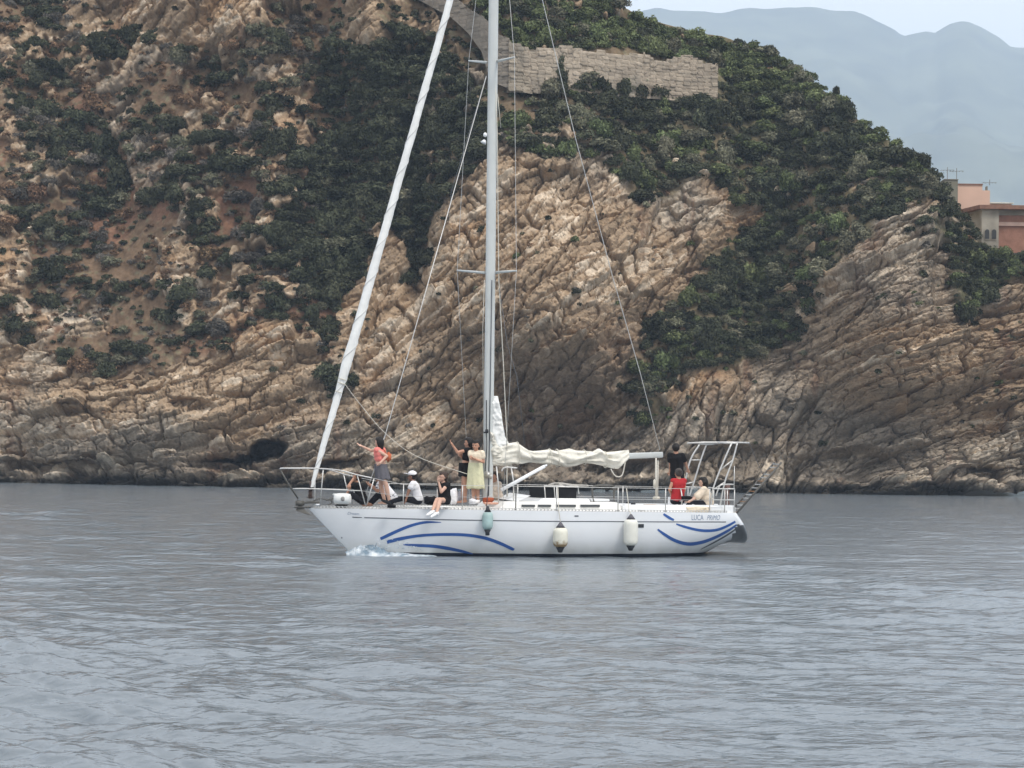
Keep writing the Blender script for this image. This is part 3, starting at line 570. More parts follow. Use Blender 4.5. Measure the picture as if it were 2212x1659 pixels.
prism('coping', [(hx(2039, Y3_), Y3_ - .08), (hx(2070, Y3_), Y3_ - .08), (hx(2070, Y3_), Y3_ + 6), (hx(2039, Y3_), Y3_ + 6)], hz(389, Y3_) + .003, hz(388, Y3_), concr, h)
h = root('pale_house', 'house with low pale roof behind the stone house at the right edge', 'house'); Y4 = HY + 24
prism('wall', [(hx(2128, Y4), Y4), (hx(2185, Y4), Y4), (hx(2185, Y4), Y4 + 8), (hx(2128, Y4), Y4 + 8)], hz(520, Y4), hz(440, Y4), pink, h)
prism('roof', [(hx(2126, Y4), Y4 - .4), (hx(2188, Y4), Y4 - .4), (hx(2180, Y4), Y4 + 8), (hx(2134, Y4), Y4 + 8)], hz(440, Y4) + .003, 0, white_roof, h, top=[hz(437, Y4), hz(438, Y4), hz(432, Y4), hz(431, Y4)])
steel_m = mat('antenna_metal', (.25, .25, .25), .5, .5, metal=.6)
for k, (dxx, dt, db, Yy, lb) in enumerate(((2046, 362, 389, Y3_ + 2, 'thin television antenna on the grey house nearest the trees'), (2066, 364, 389, Y3_ + 2, 'taller television antenna at the right corner of the grey house'), (2137.5, 388, 400, Y2 + 1.2, 'short television antenna on the chimney of the pink house'))):
    bm = bmesh.new(); X, za, zb_ = hx(dxx, Yy), hz(dt, Yy), hz(db, Yy)
    def bar(a, b, r=.03):
        a, b = Vector(a), Vector(b); d = (b - a).normalized(); s = d.orthogonal().normalized() * r; t = d.cross(s)
        q = [[bm.verts.new(p + s * math.cos(i * 1.571) + t * math.sin(i * 1.571)) for i in range(4)] for p in (a, b)]
        for i in range(4): bm.faces.new((q[0][i], q[0][(i + 1) % 4], q[1][(i + 1) % 4], q[1][i]))
    bar((X, Yy, zb_), (X, Yy, za), .035); bar((X - .5, Yy, za - .25), (X + .5, Yy, za - .2), .02)
    for q in range(5): bar((X - .5 + .24 * q, Yy - .3, za - .25), (X - .5 + .24 * q, Yy + .3, za - .25), .015)
    me = bpy.data.meshes.new('antenna'); bm.to_mesh(me); bm.free(); me.materials.append(steel_m); tag(link('antenna', me), lb, 'antenna')

# ------------------------------------------------------------------ the sailing boat (my notes on it are in pixels of the 2560 px photograph)
from mathutils.bvhtree import BVHTree
PSI = math.radians(-18); BO = Vector((.2, 60, 0)); AFT = Vector((math.cos(PSI), -math.sin(PSI), 0)); FAR = Vector((math.sin(PSI), math.cos(PSI), 0)); UP = Vector((0, 0, 1))
def toloc(p): q = p - BO; return Vector((q.dot(AFT), q.dot(FAR), q.z))
def B(u, v, w=0.):                       # boat frame: x aft, y away from the camera, z up
    dx, dy, dz = raydir(u / 2.5, v / 2.5); d = Vector((float(dx), float(dy), float(dz))); c = Vector((0, 0, H))
    s = (w - (c - BO).dot(FAR)) / d.dot(FAR); return toloc(c + d * s)
boat = link('sailing_boat', None, loc=BO); boat.rotation_euler = (0, 0, -PSI)
tag(boat, 'white sailing yacht with blue curved stripes, bare mast and sail bundled on its boom', 'sailing yacht')
white = mat('white_gelcoat', (.80, .81, .82), .28, .5, coat=.3, var=.03, vscale=1.2); deckm = mat('deck_white', (.74, .73, .70), .6, .3, var=.06, vscale=4)
steel = mat('stainless', (.56, .55, .53), .30, .5, metal=.35); dsteel = mat('dull_steel', (.10, .095, .085), .6, .4, metal=.0)
alu = mat('mast_paint', (.54, .56, .55), .42, .4, var=.05, vscale=2); canvas = mat('sail_cloth', (.70, .67, .595), .9, .15, var=.07, vscale=3, bump=.5, bscale=14)
wcloth = mat('white_cloth', (.78, .78, .76), .9, .15, var=.05, vscale=4, bump=.4, bscale=10); blackc = mat('black_cloth', (.018, .018, .02), .9, .15, var=.2, vscale=5)
blue = mat('blue_stripe', (.03, .10, .33), .4, .5); grey = mat('grey_line', (.09, .10, .115), .5, .4); rubber = mat('dark_rubber', (.03, .032, .038), .6, .4)
wood = mat('varnished_wood', (.30, .15, .06), .5, .4, var=.25, vscale=9); brown = mat('brown_cloth', (.14, .085, .075), .9, .1, var=.2, vscale=6); rope = mat('rope', (.60, .57, .50), .9, .1)
letters = mat('faded_letters', (.22, .27, .36), .5, .3); creamy = mat('fender_vinyl', (.72, .71, .64), .45, .4, var=.05, vscale=6); redm = mat('rust_red_cloth', (.34, .085, .04), .85, .1, var=.2, vscale=7)
def bobj(name, bm, m, parent=None, smooth=True):
    bmesh.ops.recalc_face_normals(bm, faces=bm.faces[:])
    me = bpy.data.meshes.new(name); bm.to_mesh(me); bm.free()
    if smooth: me.polygons.foreach_set('use_smooth', [True] * len(me.polygons))
    me.materials.append(m); return link(name, me, parent or boat)
def tube(bm, P, r, n=8, cap=True):
    P = [Vector(p) for p in P]; R = r if isinstance(r, (list, tuple)) else [r] * len(P); prev = None; s = None
    for i, p in enumerate(P):
        d = (P[min(i + 1, len(P) - 1)] - P[max(i - 1, 0)]).normalized()
        s = d.orthogonal().normalized() if s is None else (s - d * s.dot(d)).normalized(); t = d.cross(s)
        ring = [bm.verts.new(p + (s * math.cos(a * 2 * math.pi / n) + t * math.sin(a * 2 * math.pi / n)) * R[i]) for a in range(n)]
        if prev:
            for a in range(n): bm.faces.new((prev[a], prev[(a + 1) % n], ring[(a + 1) % n], ring[a]))
        elif cap: bm.faces.new(ring[::-1])
        prev = ring
    if cap: bm.faces.new(prev)
def box(bm, c, s, rot=None, bev=0.):
    q = bmesh.ops.create_cube(bm, size=1)['verts']
    M = Matrix.Translation(Vector(c)) @ (rot.to_4x4() if rot else Matrix()) @ Matrix.Diagonal((*s, 1)); bmesh.ops.transform(bm, matrix=M, verts=q)
    if bev: bmesh.ops.bevel(bm, geom=list({e for v in q for e in v.link_edges}), offset=bev, segments=2, affect='EDGES')
def ball(bm, c, r, sx=1, sy=1, sz=1, sub=2, rot=None):
    q = bmesh.ops.create_icosphere(bm, subdivisions=sub, radius=r)['verts']
    bmesh.ops.transform(bm, matrix=Matrix.Translation(Vector(c)) @ (rot.to_4x4() if rot else Matrix()) @ Matrix.Diagonal((sx, sy, sz, 1)), verts=q)
def smoothline(P, n=6):
    P = [Vector(p) for p in P]; out = []
    for i in range(len(P) - 1):
        a, b, c, d = P[max(i - 1, 0)], P[i], P[i + 1], P[min(i + 2, len(P) - 1)]
        for k in range(n):
            t = k / n; out.append(.5 * ((2 * b) + (c - a) * t + (2 * a - 5 * b + 4 * c - d) * t * t + (3 * b - a - 3 * c + d) * t ** 3))
    return out + [P[-1]]
XB = B(772, 1271, 0).x; XS = B(1844, 1282, -1.0).x; XE = B(1862, 1356, 0).x
ZS = lambda x: float(np.interp((x - XB) / (XS - XB), (0, .25, .5, .75, 1), (B(775, 1270, 0).z, B(1024, 1273, -1.0).z, B(1280, 1277, -1.6).z, B(1560, 1280, -1.65).z, B(1838, 1282, -1.1).z)))
kp = [B(772, 1272, 0), B(822, 1326, 0), B(872, 1380, 0)]; kq = [B(1763, 1386, -.35), B(1796, 1364, -.2), B(1819, 1355, 0), B(1862, 1356, 0)]
KX = [kp[0].x, kp[1].x, kp[2].x, kp[2].x + .45, kp[2].x + 1.4, 0, 3, kq[0].x - .5, kq[0].x, kq[1].x, kq[2].x, kq[3].x]
KZ = [kp[0].z, kp[1].z, kp[2].z, -.38, -.5, -.6, -.5, -.22, 0.0, kq[1].z, kq[2].z, kq[3].z - .02]
def HB(t): return float(np.interp(t, (0, .03, .08, .16, .28, .42, .56, .7, .82, .91, .955, .986, .996, 1), (.02, .13, .30, .60, 1.02, 1.40, 1.62, 1.66, 1.54, 1.38, 1.29, 1.20, 1.02, .0)))
NX, NS = 130, 26; bm = bmesh.new(); rings = []
for i in range(NX + 1):
    t = i / NX; t = t if t < .9 else .9 + .1 * (1 - (1 - (t - .9) / .1) ** 1.6); x0 = XB + t * (XS - XB); zs = ZS(x0); ring = []
    sl = sstep(.80, 1, t)
    fl = float(np.interp(t, (0, .25, .5, .8, 1), (1.25, 2.0, 3.4, 3.0, 2.2))); gl = float(np.interp(t, (0, .3, .6, 1), (1.0, .75, .6, .6)))
    for j in range(NS + 1):
        s = j / NS; x = x0 + (XE - XS) * s * sl; zk = float(np.interp(x, KX, KZ)); z = zs + (zk - zs) * s; b = HB(t) * (1 - s ** fl) ** gl
        ring.append((x, b, z))
    rings.append(ring)
VN = [[bm.verts.new((x, -b, z)) for x, b, z in r] for r in rings]; VF = [[bm.verts.new((x, b, z)) for x, b, z in r] for r in rings]
for i in range(NX):
    for j in range(NS):
        for Q in (VN, VF): bm.faces.new((Q[i][j], Q[i + 1][j], Q[i + 1][j + 1], Q[i][j + 1]))
bmesh.ops.remove_doubles(bm, verts=bm.verts[:], dist=.0008)
HBVH = BVHTree.FromBMesh(bm)
hullm = mat('hull_paint', (.75, .765, .785), .26, .5, coat=.35, var=.035, vscale=.8)
t_ = hullm.node_tree; n_ = t_.nodes; pb = n_['Principled BSDF']; src = pb.inputs['Base Color'].links[0].from_socket
co_ = n_.new('ShaderNodeTexCoord'); sp_ = n_.new('ShaderNodeSeparateXYZ'); t_.links.new(co_.outputs['Object'], sp_.inputs[0])
r_ = n_.new('ShaderNodeValToRGB'); r_.color_ramp.interpolation = 'CONSTANT'; mp_ = n_.new('ShaderNodeMapRange'); mp_.inputs[1].default_value = -.1; mp_.inputs[2].default_value = .1
t_.links.new(sp_.outputs[2], mp_.inputs[0]); t_.links.new(mp_.outputs[0], r_.inputs[0]); r_.color_ramp.elements[0].color = (1, 1, 1, 1); r_.color_ramp.elements[1].position = .86; r_.color_ramp.elements[1].color = (0, 0, 0, 1)
mm_ = n_.new('ShaderNodeMix'); mm_.data_type = 'RGBA'; t_.links.new(r_.outputs[0], mm_.inputs[0]); t_.links.new(src, mm_.inputs[6]); mm_.inputs[7].default_value = (.012, .018, .035, 1); t_.links.new(mm_.outputs[2], pb.inputs['Base Color'])
for f in bm.faces:
    c = f.calc_center_median(); nrm = f.normal
    if c.x > XS - .10 and c.z < ZS(XS) - .30: f.material_index = 1
src2 = mm_.inputs[6].links[0].from_socket; ns_ = n_.new('ShaderNodeTexNoise'); ns_.inputs['Scale'].default_value = 1; mq_ = n_.new('ShaderNodeMapping'); mq_.inputs['Scale'].default_value = (3.5, 3.5, .8); t_.links.new(co_.outputs['Object'], mq_.inputs[0]); t_.links.new(mq_.outputs[0], ns_.inputs[0]); ns_.inputs['Detail'].default_value = 5
ma_ = n_.new('ShaderNodeMapRange'); ma_.inputs[1].default_value = .42; ma_.inputs[2].default_value = .02; t_.links.new(sp_.outputs[2], ma_.inputs[0]); mb_ = n_.new('ShaderNodeMath'); mb_.operation = 'MULTIPLY'; t_.links.new(ns_.outputs[0], mb_.inputs[0]); t_.links.new(ma_.outputs[0], mb_.inputs[1])
m3_ = n_.new('ShaderNodeMix'); m3_.data_type = 'RGBA'; t_.links.new(mb_.outputs[0], m3_.inputs[0]); t_.links.new(src2, m3_.inputs[6]); m3_.inputs[7].default_value = (.50, .49, .42, 1); t_.links.new(m3_.outputs[2], mm_.inputs[6])
hull = bobj('hull', bm, hullm); hull.data.materials.append(mat('transom_dark', (.075, .08, .085), .35, .5))
bm = bmesh.new()                                                # deck with camber
dk = [[bm.verts.new((r[0][0], k * r[0][1] * .995, r[0][2] - .012 + .07 * (1 - k * k) * min(1, r[0][1]))) for k in (-1, -.75, -.5, -.25, 0, .25, .5, .75, 1)] for r in rings]
for i in range(NX):
    for j in range(8): bm.faces.new((dk[i][j], dk[i + 1][j], dk[i + 1][j + 1], dk[i][j + 1]))
bmesh.ops.remove_doubles(bm, verts=bm.verts[:], dist=.0005); bobj('deck', bm, deckm)
def onhull(u, v, off=.006):
    dx, dy, dz = raydir(u / 2.5, v / 2.5); d = Vector((float(dx), float(dy), float(dz))).normalized(); dl = Vector((d.dot(AFT), d.dot(FAR), d.z)); o = toloc(Vector((0, 0, H)))
    p, nrm, _, _ = HBVH.ray_cast(o, dl)
    if p is None: return None
    if nrm.dot(dl) > 0: nrm = -nrm
    return p + nrm * off
def edge(x, side=-1): t = (x - XB) / (XS - XB); return Vector((x, side * HB(min(max(t, 0), 1)), ZS(x)))
for sd, nm in ((-1, 'toe_rail'), (1, 'toe_rail')):               # perforated rail on the deck edge
    bm = bmesh.new(); N_ = 240
    for i in range(N_):
        xa, xb_ = XB + .12 + (XS - XB - .5) * i / N_, XB + .12 + (XS - XB - .5) * (i + (.62 if i % 2 else 1)) / N_
        a, b = edge(xa, sd), edge(xb_, sd); a.y *= .985; b.y *= .985
        for z0, z1 in (((-.01, .055),) if i % 2 else ((-.01, .012), (.04, .055))):
            q = [bm.verts.new(p + UP * z + Vector((0, w, 0))) for w in (-.01, .01) for p, z in ((a, z0), (b, z0), (b, z1), (a, z1))]
            for f in ((0, 1, 2, 3), (4, 5, 6, 7), (0, 1, 5, 4), (3, 2, 6, 7), (1, 2, 6, 5), (0, 3, 7, 4)): bm.faces.new([q[k] for k in f])
    bobj(nm, bm, steel, smooth=False)
def ribbon(name, C_, W, m, n=10, off=.006):
    C_ = [c.xy for c in smoothline([(a, b, 0) for a, b in C_], n)]; W = np.interp(np.linspace(0, 1, len(C_)), np.linspace(0, 1, len(W)), W)
    bm = bmesh.new(); prev = None
    for i, c in enumerate(C_):
        d = (C_[min(i + 1, len(C_) - 1)] - C_[max(i - 1, 0)]).normalized(); nn = Vector((-d.y, d.x)); row = []
        for k in (-1, -.33, .33, 1):
            q = onhull(c.x + nn.x * W[i] / 2 * k, c.y + nn.y * W[i] / 2 * k, off)
            row.append(q)
        if any(q is None for q in row): prev = None; continue
        row = [bm.verts.new(q) for q in row]
        if prev:
            for k in range(3): bm.faces.new((prev[k], prev[k + 1], row[k + 1], row[k]))
        prev = row
    return bobj(name, bm, m)
def Z1(x, y): return (680 + x * .27125, 1060 + y * .27125)
def Z3(x, y): return (1480 + x * .226, 1060 + y * .226)
ribbon('stripe', [Z1(*q) for q in ((1000, 1058), (1060, 1030), (1180, 975), (1300, 930), (1420, 905), (1560, 906))], [7, 8, 7.5, 7, 6, 1], blue)
ribbon('stripe', [Z1(*q) for q in ((1060, 1088), (1180, 1058), (1350, 1030), (1550, 1018), (1780, 1022), (1960, 1050), (2100, 1098), (2212, 1150))] + [(1282, 1371)], [9, 8.5, 7, 7, 7.5, 8, 8, 7.5, 6], blue)
ribbon('stripe', [Z1(*q) for q in ((1210, 1110), (1330, 1118), (1480, 1125), (1620, 1145), (1750, 1172), (1850, 1195))], [3, 7, 8, 8.5, 7, 2], blue)
ribbon('stripe', [Z3(*q) for q in ((790, 995), (850, 1035), (905, 1063))], [5, 7, 5], blue)
ribbon('stripe', [Z3(*q) for q in ((930, 1105), (1020, 1135), (1150, 1168), (1270, 1180), (1390, 1168), (1500, 1125), (1585, 1078))], [3, 6, 6.5, 7, 6.5, 6, 5], blue)
ribbon('stripe', [Z3(*q) for q in ((725, 1165), (800, 1220), (900, 1280), (1010, 1318), (1110, 1325), (1240, 1300), (1380, 1245), (1510, 1175), (1598, 1115))], [4, 7, 8, 8.5, 8.5, 8, 7, 6, 4], blue)
ribbon('stripe', [Z3(*q) for q in ((1200, 1385), (1300, 1335), (1420, 1270), (1520, 1210), (1605, 1150))], [1, 3, 4, 4, 3], grey)
ribbon('rubbing_line', [Z1(850, 862), Z1(1200, 872), Z1(1600, 882), Z1(2212, 892), (1400, 1303.5), Z3(0, 1078), Z3(700, 1082), Z3(1480, 1083)], [2.2] * 4, grey, 20)
ribbon('rubbing_line', [Z1(740, 858), Z1(780, 860), Z1(830, 861)], [2, 2.2, 1.5], grey)
ribbon('port_light', [Z3(508, 1126), Z3(540, 1126), Z3(572, 1126)], [8.5, 9, 8.5], rubber, 4, .012)
ribbon('hull_fitting', [(1436, 1290), (1446, 1290)], [3, 3], grey, 4, .01); ribbon('hull_fitting', [(853, 1344), (856, 1344)], [3, 3], grey, 4, .01)
#ribbon('transom_panel', [(1862, 1318), (1858, 1330), (1852, 1345), (1848, 1354)], [4, 14, 24, 30], rubber, 6, .01)
def lettering(txt, u0, v0, hpx, stretch, italic, m, skew=0.):
    cu = bpy.data.curves.new('tmp', 'FONT'); cu.body = txt; cu.resolution_u = 3; o = bpy.data.objects.new('tmp', cu); S.collection.objects.link(o)
    dg = bpy.context.evaluated_depsgraph_get(); me = bpy.data.meshes.new_from_object(o.evaluated_get(dg)); bpy.data.objects.remove(o); bpy.data.curves.remove(cu)
    bm = bmesh.new(); bm.from_mesh(me); bpy.data.meshes.remove(me); sc = hpx / .73
    for v in bm.verts:
        q = onhull(u0 + (v.co.x * stretch + v.co.y * italic) * sc, v0 - v.co.y * sc + skew * v.co.x * sc, .007); v.co = q if q else v.co
    return bobj('lettering', bm, m, smooth=False)
lettering('LUCA', 1728, 1300, 14, .62, 0, letters); lettering('PRIMO', 1766, 1300, 13, .62, .25, letters)
lettering('Dream', 868, 1286, 7, 1.1, .3, letters, .05)

# spars and rigging
def mast_u(v): return 1219.5 + (1240 - v) * .0118
MTOP = -420
bm = bmesh.new(); prev = None
for k in range(21):
    v = 1258 + (MTOP - 1258) * k / 20; c = B(mast_u(v), v, 0); a, b = (.125, .085) if k < 17 else (.125 - .012 * (k - 16), .085 - .008 * (k - 16))
    ring = [bm.verts.new(c + Vector((a * math.copysign(abs(math.cos(q)) ** .8, math.cos(q)), b * math.sin(q), 0))) for q in np.linspace(0, 2 * math.pi, 17)[:-1]]
    if prev:
        for i in range(16): bm.faces.new((prev[i], prev[(i + 1) % 16], ring[(i + 1) % 16], ring[i]))
    prev = ring
bm.faces.new(prev); mast = bobj('mast', bm, alu)
bm = bmesh.new(); a = B(mast_u(1240) + 2, 1240, -.10); b = B(mast_u(700) + 4, 700, -.10); tube(bm, [a, b], .012, 6); bobj('sail_track', bm, grey, mast)
bm = bmesh.new(); tube(bm, smoothline([B(1216, 1000, -.11), B(1216, 1060, -.11), B(1217, 1110, -.12), B(1215, 1150, -.12), B(1213, 1178, -.13)], 4), .012, 6); box(bm, B(1217, 1078, -.14), (.07, .07, .10), bev=.01); box(bm, B(1212, 1081, -.14), (.05, .05, .04)); bobj('halyard_clutch', bm, rubber, mast)
bm = bmesh.new(); ball(bm, B(1213, 337, -.05), .05, 1, 1, 1.2); tube(bm, [B(1212, 350, -.05), B(1208, 358, -.05)], [.03, .08], 10); bobj('deck_light', bm, white, mast)
bm = bmesh.new(); box(bm, B(1219, 1187, -.05), (.18, .16, .18), bev=.03); tube(bm, [B(1227, 1195, -.16), B(1227, 1188, -.24)], .05, 10); bobj('mast_winch', bm, steel, mast)
for (l, c1, c2, r) in (((1143, 676), (1212, 682), (1241, 681), (1291, 677)), ((1172, 152), (1216, 156), (1244, 153), (1286, 143))):
    for tip, root_, w in ((r, c2, -1.15), (l, c1, 1.15)):
        bm = bmesh.new(); tube(bm, [B(*root_, math.copysign(.07, w)), B(*tip, w)], [.035, .022], 8); bobj('spreader', bm, alu, mast)
def wire(name, P, r=.008, m=steel, parent=None, n=5):
    bm = bmesh.new(); tube(bm, P, r, n); return bobj(name, bm, m, parent)
TOP = B(mast_u(MTOP), MTOP, 0)
CN = edge(B(1265, 1262, -1.6).x, -1) + Vector((0, .06, .0)); CF = edge(B(1170, 1262, 1.5).x, 1) + Vector((0, -.06, 0))
wire('shroud', [CF, B(1143, 676, 1.15), B(1172, 152, 1.15), TOP], .006); wire('shroud', [CN, B(1291, 677, -1.15), B(1286, 143, -1.15), TOP], .006)
wire('inner_stay', [B(1216, 190, 0), B(963, 1088, 0), B(935, 1175, 0), B(905, 1262, 0)], .011); wire('inner_stay', [B(1214, 195, .1), B(1128, 480, .3), B(1120, 560, .3)], .007, grey)
wire('halyard', [B(1237, 150, -.05), B(1243, 330, -.1), B(1247, 700, -.1), B(1258, 900, -.12), B(1268, 1110, -.12), B(1268, 1240, -.12)], .012, rope)
wire('halyard', [B(1244, 235, -.05), B(1252, 320, -.1)], .009, rope); wire('running_backstay', [B(1246, 700, -.05), B(1268, 860, -.5), B(1292, 940, -.9), B(1312, 1110, -1.3)], .007, grey)
wire('backstay', [B(1234 + 106, -80, 0) if False else TOP, B(1356, 0, 0), B(1440, 350, 0), B(1531, 690, 0), B(1600, 930, 0), B(1650, 1125, 0)], .010)
wire('topping_lift', [B(1211, 700, -.1), B(1207, 820, -.1), B(1209, 1150, -.1)], .007, rope)
# furled headsail
P, R = [], []
for k in range(61):
    v = 1218 + (-400 - 1218) * k / 60; u = 779 + (1218 - v) * .2845
    rr = float(np.interp(v, (-400, 0, 500, 800, 930, 960, 1100, 1218), (.05, .085, .098, .115, .125, .095, .075, .045))); P.append(B(u, v, 0)); R.append(rr)
bm = bmesh.new(); n = 14; prev = None
for k in range(241):
    q = k / 240 * 60; i = min(int(q), 59); f = q - i; c = P[i].lerp(P[i + 1], f); rr = R[i] + (R[i + 1] - R[i]) * f
    ring = []
    for a in range(n):
        an = a * 2 * math.pi / n; ph = math.cos(an - k * .19); rr2 = rr * (1 + .10 * max(0, ph) ** 6 + .02 * math.sin(k * 1.7))
        ring.append(bm.verts.new(c + Vector((math.cos(an) * rr2, math.sin(an) * rr2, 0))))
    if prev:
        for a in range(n): bm.faces.new((prev[a], prev[(a + 1) % n], ring[(a + 1) % n], ring[a]))
    prev = ring
jib = bobj('furled_headsail', bm, wcloth)
bm = bmesh.new(); hl = []
for k in range(700):
    q = k / 700 * 60; i = min(int(q), 59); f = q - i; c = P[i].lerp(P[i + 1], f); rr = (R[i] + (R[i + 1] - R[i]) * f) * 1.03; an = k * .16
    hl.append(c + Vector((math.cos(an) * rr, math.sin(an) * rr, 0)))
tube(bm, hl, .012, 4); bobj('leech_edge', bm, mat('leech_grey', (.58, .58, .57), .9, .1), jib)
bm = bmesh.new()
for v in (948, 958, 980): tube(bm, [B(779 + (1218 - v) * .2845 - 9, v - 3, -.1), B(779 + (1218 - v) * .2845 + 9, v + 3, -.13)], .012, 6)
tube(bm, smoothline([B(862, 960, -.1), B(900, 1010, -.1), B(960, 1080, -.2), B(1040, 1140, -.4), B(1168, 1185, -.7)]), .008, 6); bobj('sheet', bm, rope, jib)
bm = bmesh.new(); c = B(776, 1234, 0)
for dz, rr in ((-.09, .10), (.09, .10)): tube(bm, [c + UP * dz, c + UP * (dz + .015)], rr, 16)
tube(bm, [c - UP * .12, c + UP * .12], .05, 12); tube(bm, [c + UP * .12, c + UP * .30], .03, 10); bobj('furling_drum', bm, mat('drum_brown', (.09, .06, .05), .6, .3), jib)
# boom and bundled mainsail
bm = bmesh.new(); a, b = B(1236, 1152, 0), B(1656, 1137, 0); d = (b - a).normalized(); up = d.cross(Vector((0, 1, 0))).normalized(); up = up if up.z > 0 else -up; prev = None
for k in range(2):
    c = (a, b)[k]; ring = [bm.verts.new(c + up * .075 * math.copysign(abs(math.sin(q)) ** .6, math.sin(q)) + Vector((0, 1, 0)) * .05 * math.copysign(abs(math.cos(q)) ** .6, math.cos(q))) for q in np.linspace(0, 2 * math.pi, 17)[:-1]]
    if prev:
        for i in range(16): bm.faces.new((prev[i], prev[(i + 1) % 16], ring[(i + 1) % 16], ring[i]))
    prev = ring
    bm.faces.new(ring)
boom = bobj('boom', bm, alu)
def Z2(x, y): return (1180 + x * .217, 1060 + y * .217)
TP = [Z2(*q) for q in ((225, 330), (300, 270), (400, 225), (510, 208), (640, 300), (700, 312), (790, 305), (890, 292), (960, 312), (1120, 282), (1200, 305), (1300, 310), (1400, 318), (1460, 280), (1530, 325), (1650, 315), (1802, 298))]
BT = [Z2(*q) for q in ((225, 470), (350, 470), (480, 452), (570, 462), (660, 440), (780, 455), (900, 462), (980, 478), (1080, 497), (1180, 485), (1280, 448), (1400, 460), (1500, 480), (1600, 508), (1680, 520), (1740, 460), (1802, 405))]
def cloth_loft(name, A_, B_, along_u, thick, m, seed, n=150, na=44, parent=None):
    """a lumpy folded roll of cloth whose outline runs between two lines"""
    bm = bmesh.new(); prev = None; ka = 0 if along_u else 1; lo, hi = A_[0][ka], A_[-1][ka]
    for i in range(n + 1):
        f = i / n; s = lo + (hi - lo) * f; p = float(np.interp(s, [q[ka] for q in A_], [q[1 - ka] for q in A_])) if hi > lo else 0
        q_ = float(np.interp(s, [q[ka] for q in B_], [q[1 - ka] for q in B_])); a3 = B(s, p, 0) if along_u else B(p, s, 0); b3 = B(s, q_, 0) if along_u else B(q_, s, 0)
        c = (a3 + b3) / 2; h_ = (a3 - b3) / 2; th = thick * min(1, .35 + 6 * f, .35 + 9 * (1 - f)); ring = []
        for k in range(na):
            an = 2 * math.pi * k / na
            fold = .20 * float(vnoise(k * .30 + 2.2 * float(vnoise(f * 9, k * .2, 5, seed)), f * 7.0, 0, seed)) + .07 * math.sin(k * .9 + 6 * float(vnoise(f * 5, 0, 0, seed + 2)))
            sag = .13 * float(vnoise(f * 24, math.cos(an) * 1.2, math.sin(an), seed + 4))
            r2 = 1 + (fold + sag) * (1 - .8 * abs(math.cos(an)) ** 6)
            ring.append(bm.verts.new(c + h_ * math.cos(an) * (1 if abs(math.cos(an)) > .97 else min(r2, 1.02)) + Vector((0, 1, 0)) * th * math.copysign(abs(math.sin(an)) ** .7, math.sin(an)) * (1 + 2.0 * (fold + sag))))
        if prev:
            for k in range(na): bm.faces.new((prev[k], prev[(k + 1) % na], ring[(k + 1) % na], ring[k]))
        else: bm.faces.new(ring)
        prev = ring
    bm.faces.new(prev); return bobj(name, bm, m, parent)
sail = cloth_loft('bundled_mainsail', TP, BT, True, .17, canvas, 7)
LE = [(1226, 990), (1226, 1040), (1228, 1080), (1235, 1110), (1250, 1128), (1262, 1140)]; RE = [(1244, 990), (1250, 1016), (1257, 1062), (1263, 1092), (1273, 1112), (1290, 1140)]
cloth_loft('sail_luff', LE, RE, False, .09, wcloth, 19, 70, 36, sail)
LE = [(1220, 1075), (1221, 1110), (1226, 1150), (1230, 1164)]; RE = [(1226, 1075), (1240, 1100), (1268, 1140), (1280, 1163)]
cloth_loft('sail_tack', LE, RE, False, .12, canvas, 29, 50, 30, sail)
bm = bmesh.new()
for u, vt, vb in ((1293, 1106, 1160), (1373, 1123, 1163), (1392, 1124, 1166), (1460, 1126, 1160), (1512, 1130, 1168)):
    c1, c2 = B(u, vt - 1, 0), B(u + 1, vb + 1, 0); c = (c1 + c2) / 2; h_ = (c1 - c2) / 2
    bm = bmesh.new(); tube(bm, [c + h_ * 1.02 * math.cos(q) + Vector((0, 1, 0)) * .20 * math.sin(q) for q in np.linspace(0, 2 * math.pi, 25)], .010, 5, False)
    bobj('sail_tie', bm, rope, sail)
wire('reefing_line', smoothline([B(1527, 1172, -.12), B(1535, 1186, -.12), B(1545, 1192, -.12), B(1556, 1186, -.12), B(1563, 1155, -.1)], 5), .016, rope)
bm = bmesh.new(); tube(bm, [B(1640, 1145, -.03), B(1640, 1240, -.2)], .022, 6); tube(bm, [B(1645, 1150, .05), B(1644, 1240, .1)], .018, 6); box(bm, B(1636, 1210, -.2), (.06, .05, .25), bev=.02); box(bm, B(1641, 1245, -.15), (.12, .25, .08), bev=.02); bobj('mainsheet', bm, rope)
# pole, vang, mast guards
bm = bmesh.new(); tube(bm, [B(1253, 1225, -.6), B(1361, 1166, -.6)], .045, 10); tube(bm, [B(1361, 1166, -.6), B(1368, 1162, -.6)], [.04, .015], 8); bobj('spinnaker_pole', bm, white)
bm = bmesh.new()
for w in (-.55, .55):
    tube(bm, smoothline([B(1254, 1178, w), B(1259, 1170, w), B(1270, 1168, w), B(1293, 1170, w)], 4), .018, 8); tube(bm, [B(1278, 1170, w), B(1284, 1205, w), B(1284, 1262, w)], .018, 8)
tube(bm, [B(1241, 1166, -.5), B(1246, 1215, -.5), B(1246, 1260, -.5)], .018, 8); tube(bm, [B(1267, 1170, 0), B(1268, 1255, 0)], .018, 8); bobj('mast_guard', bm, steel)

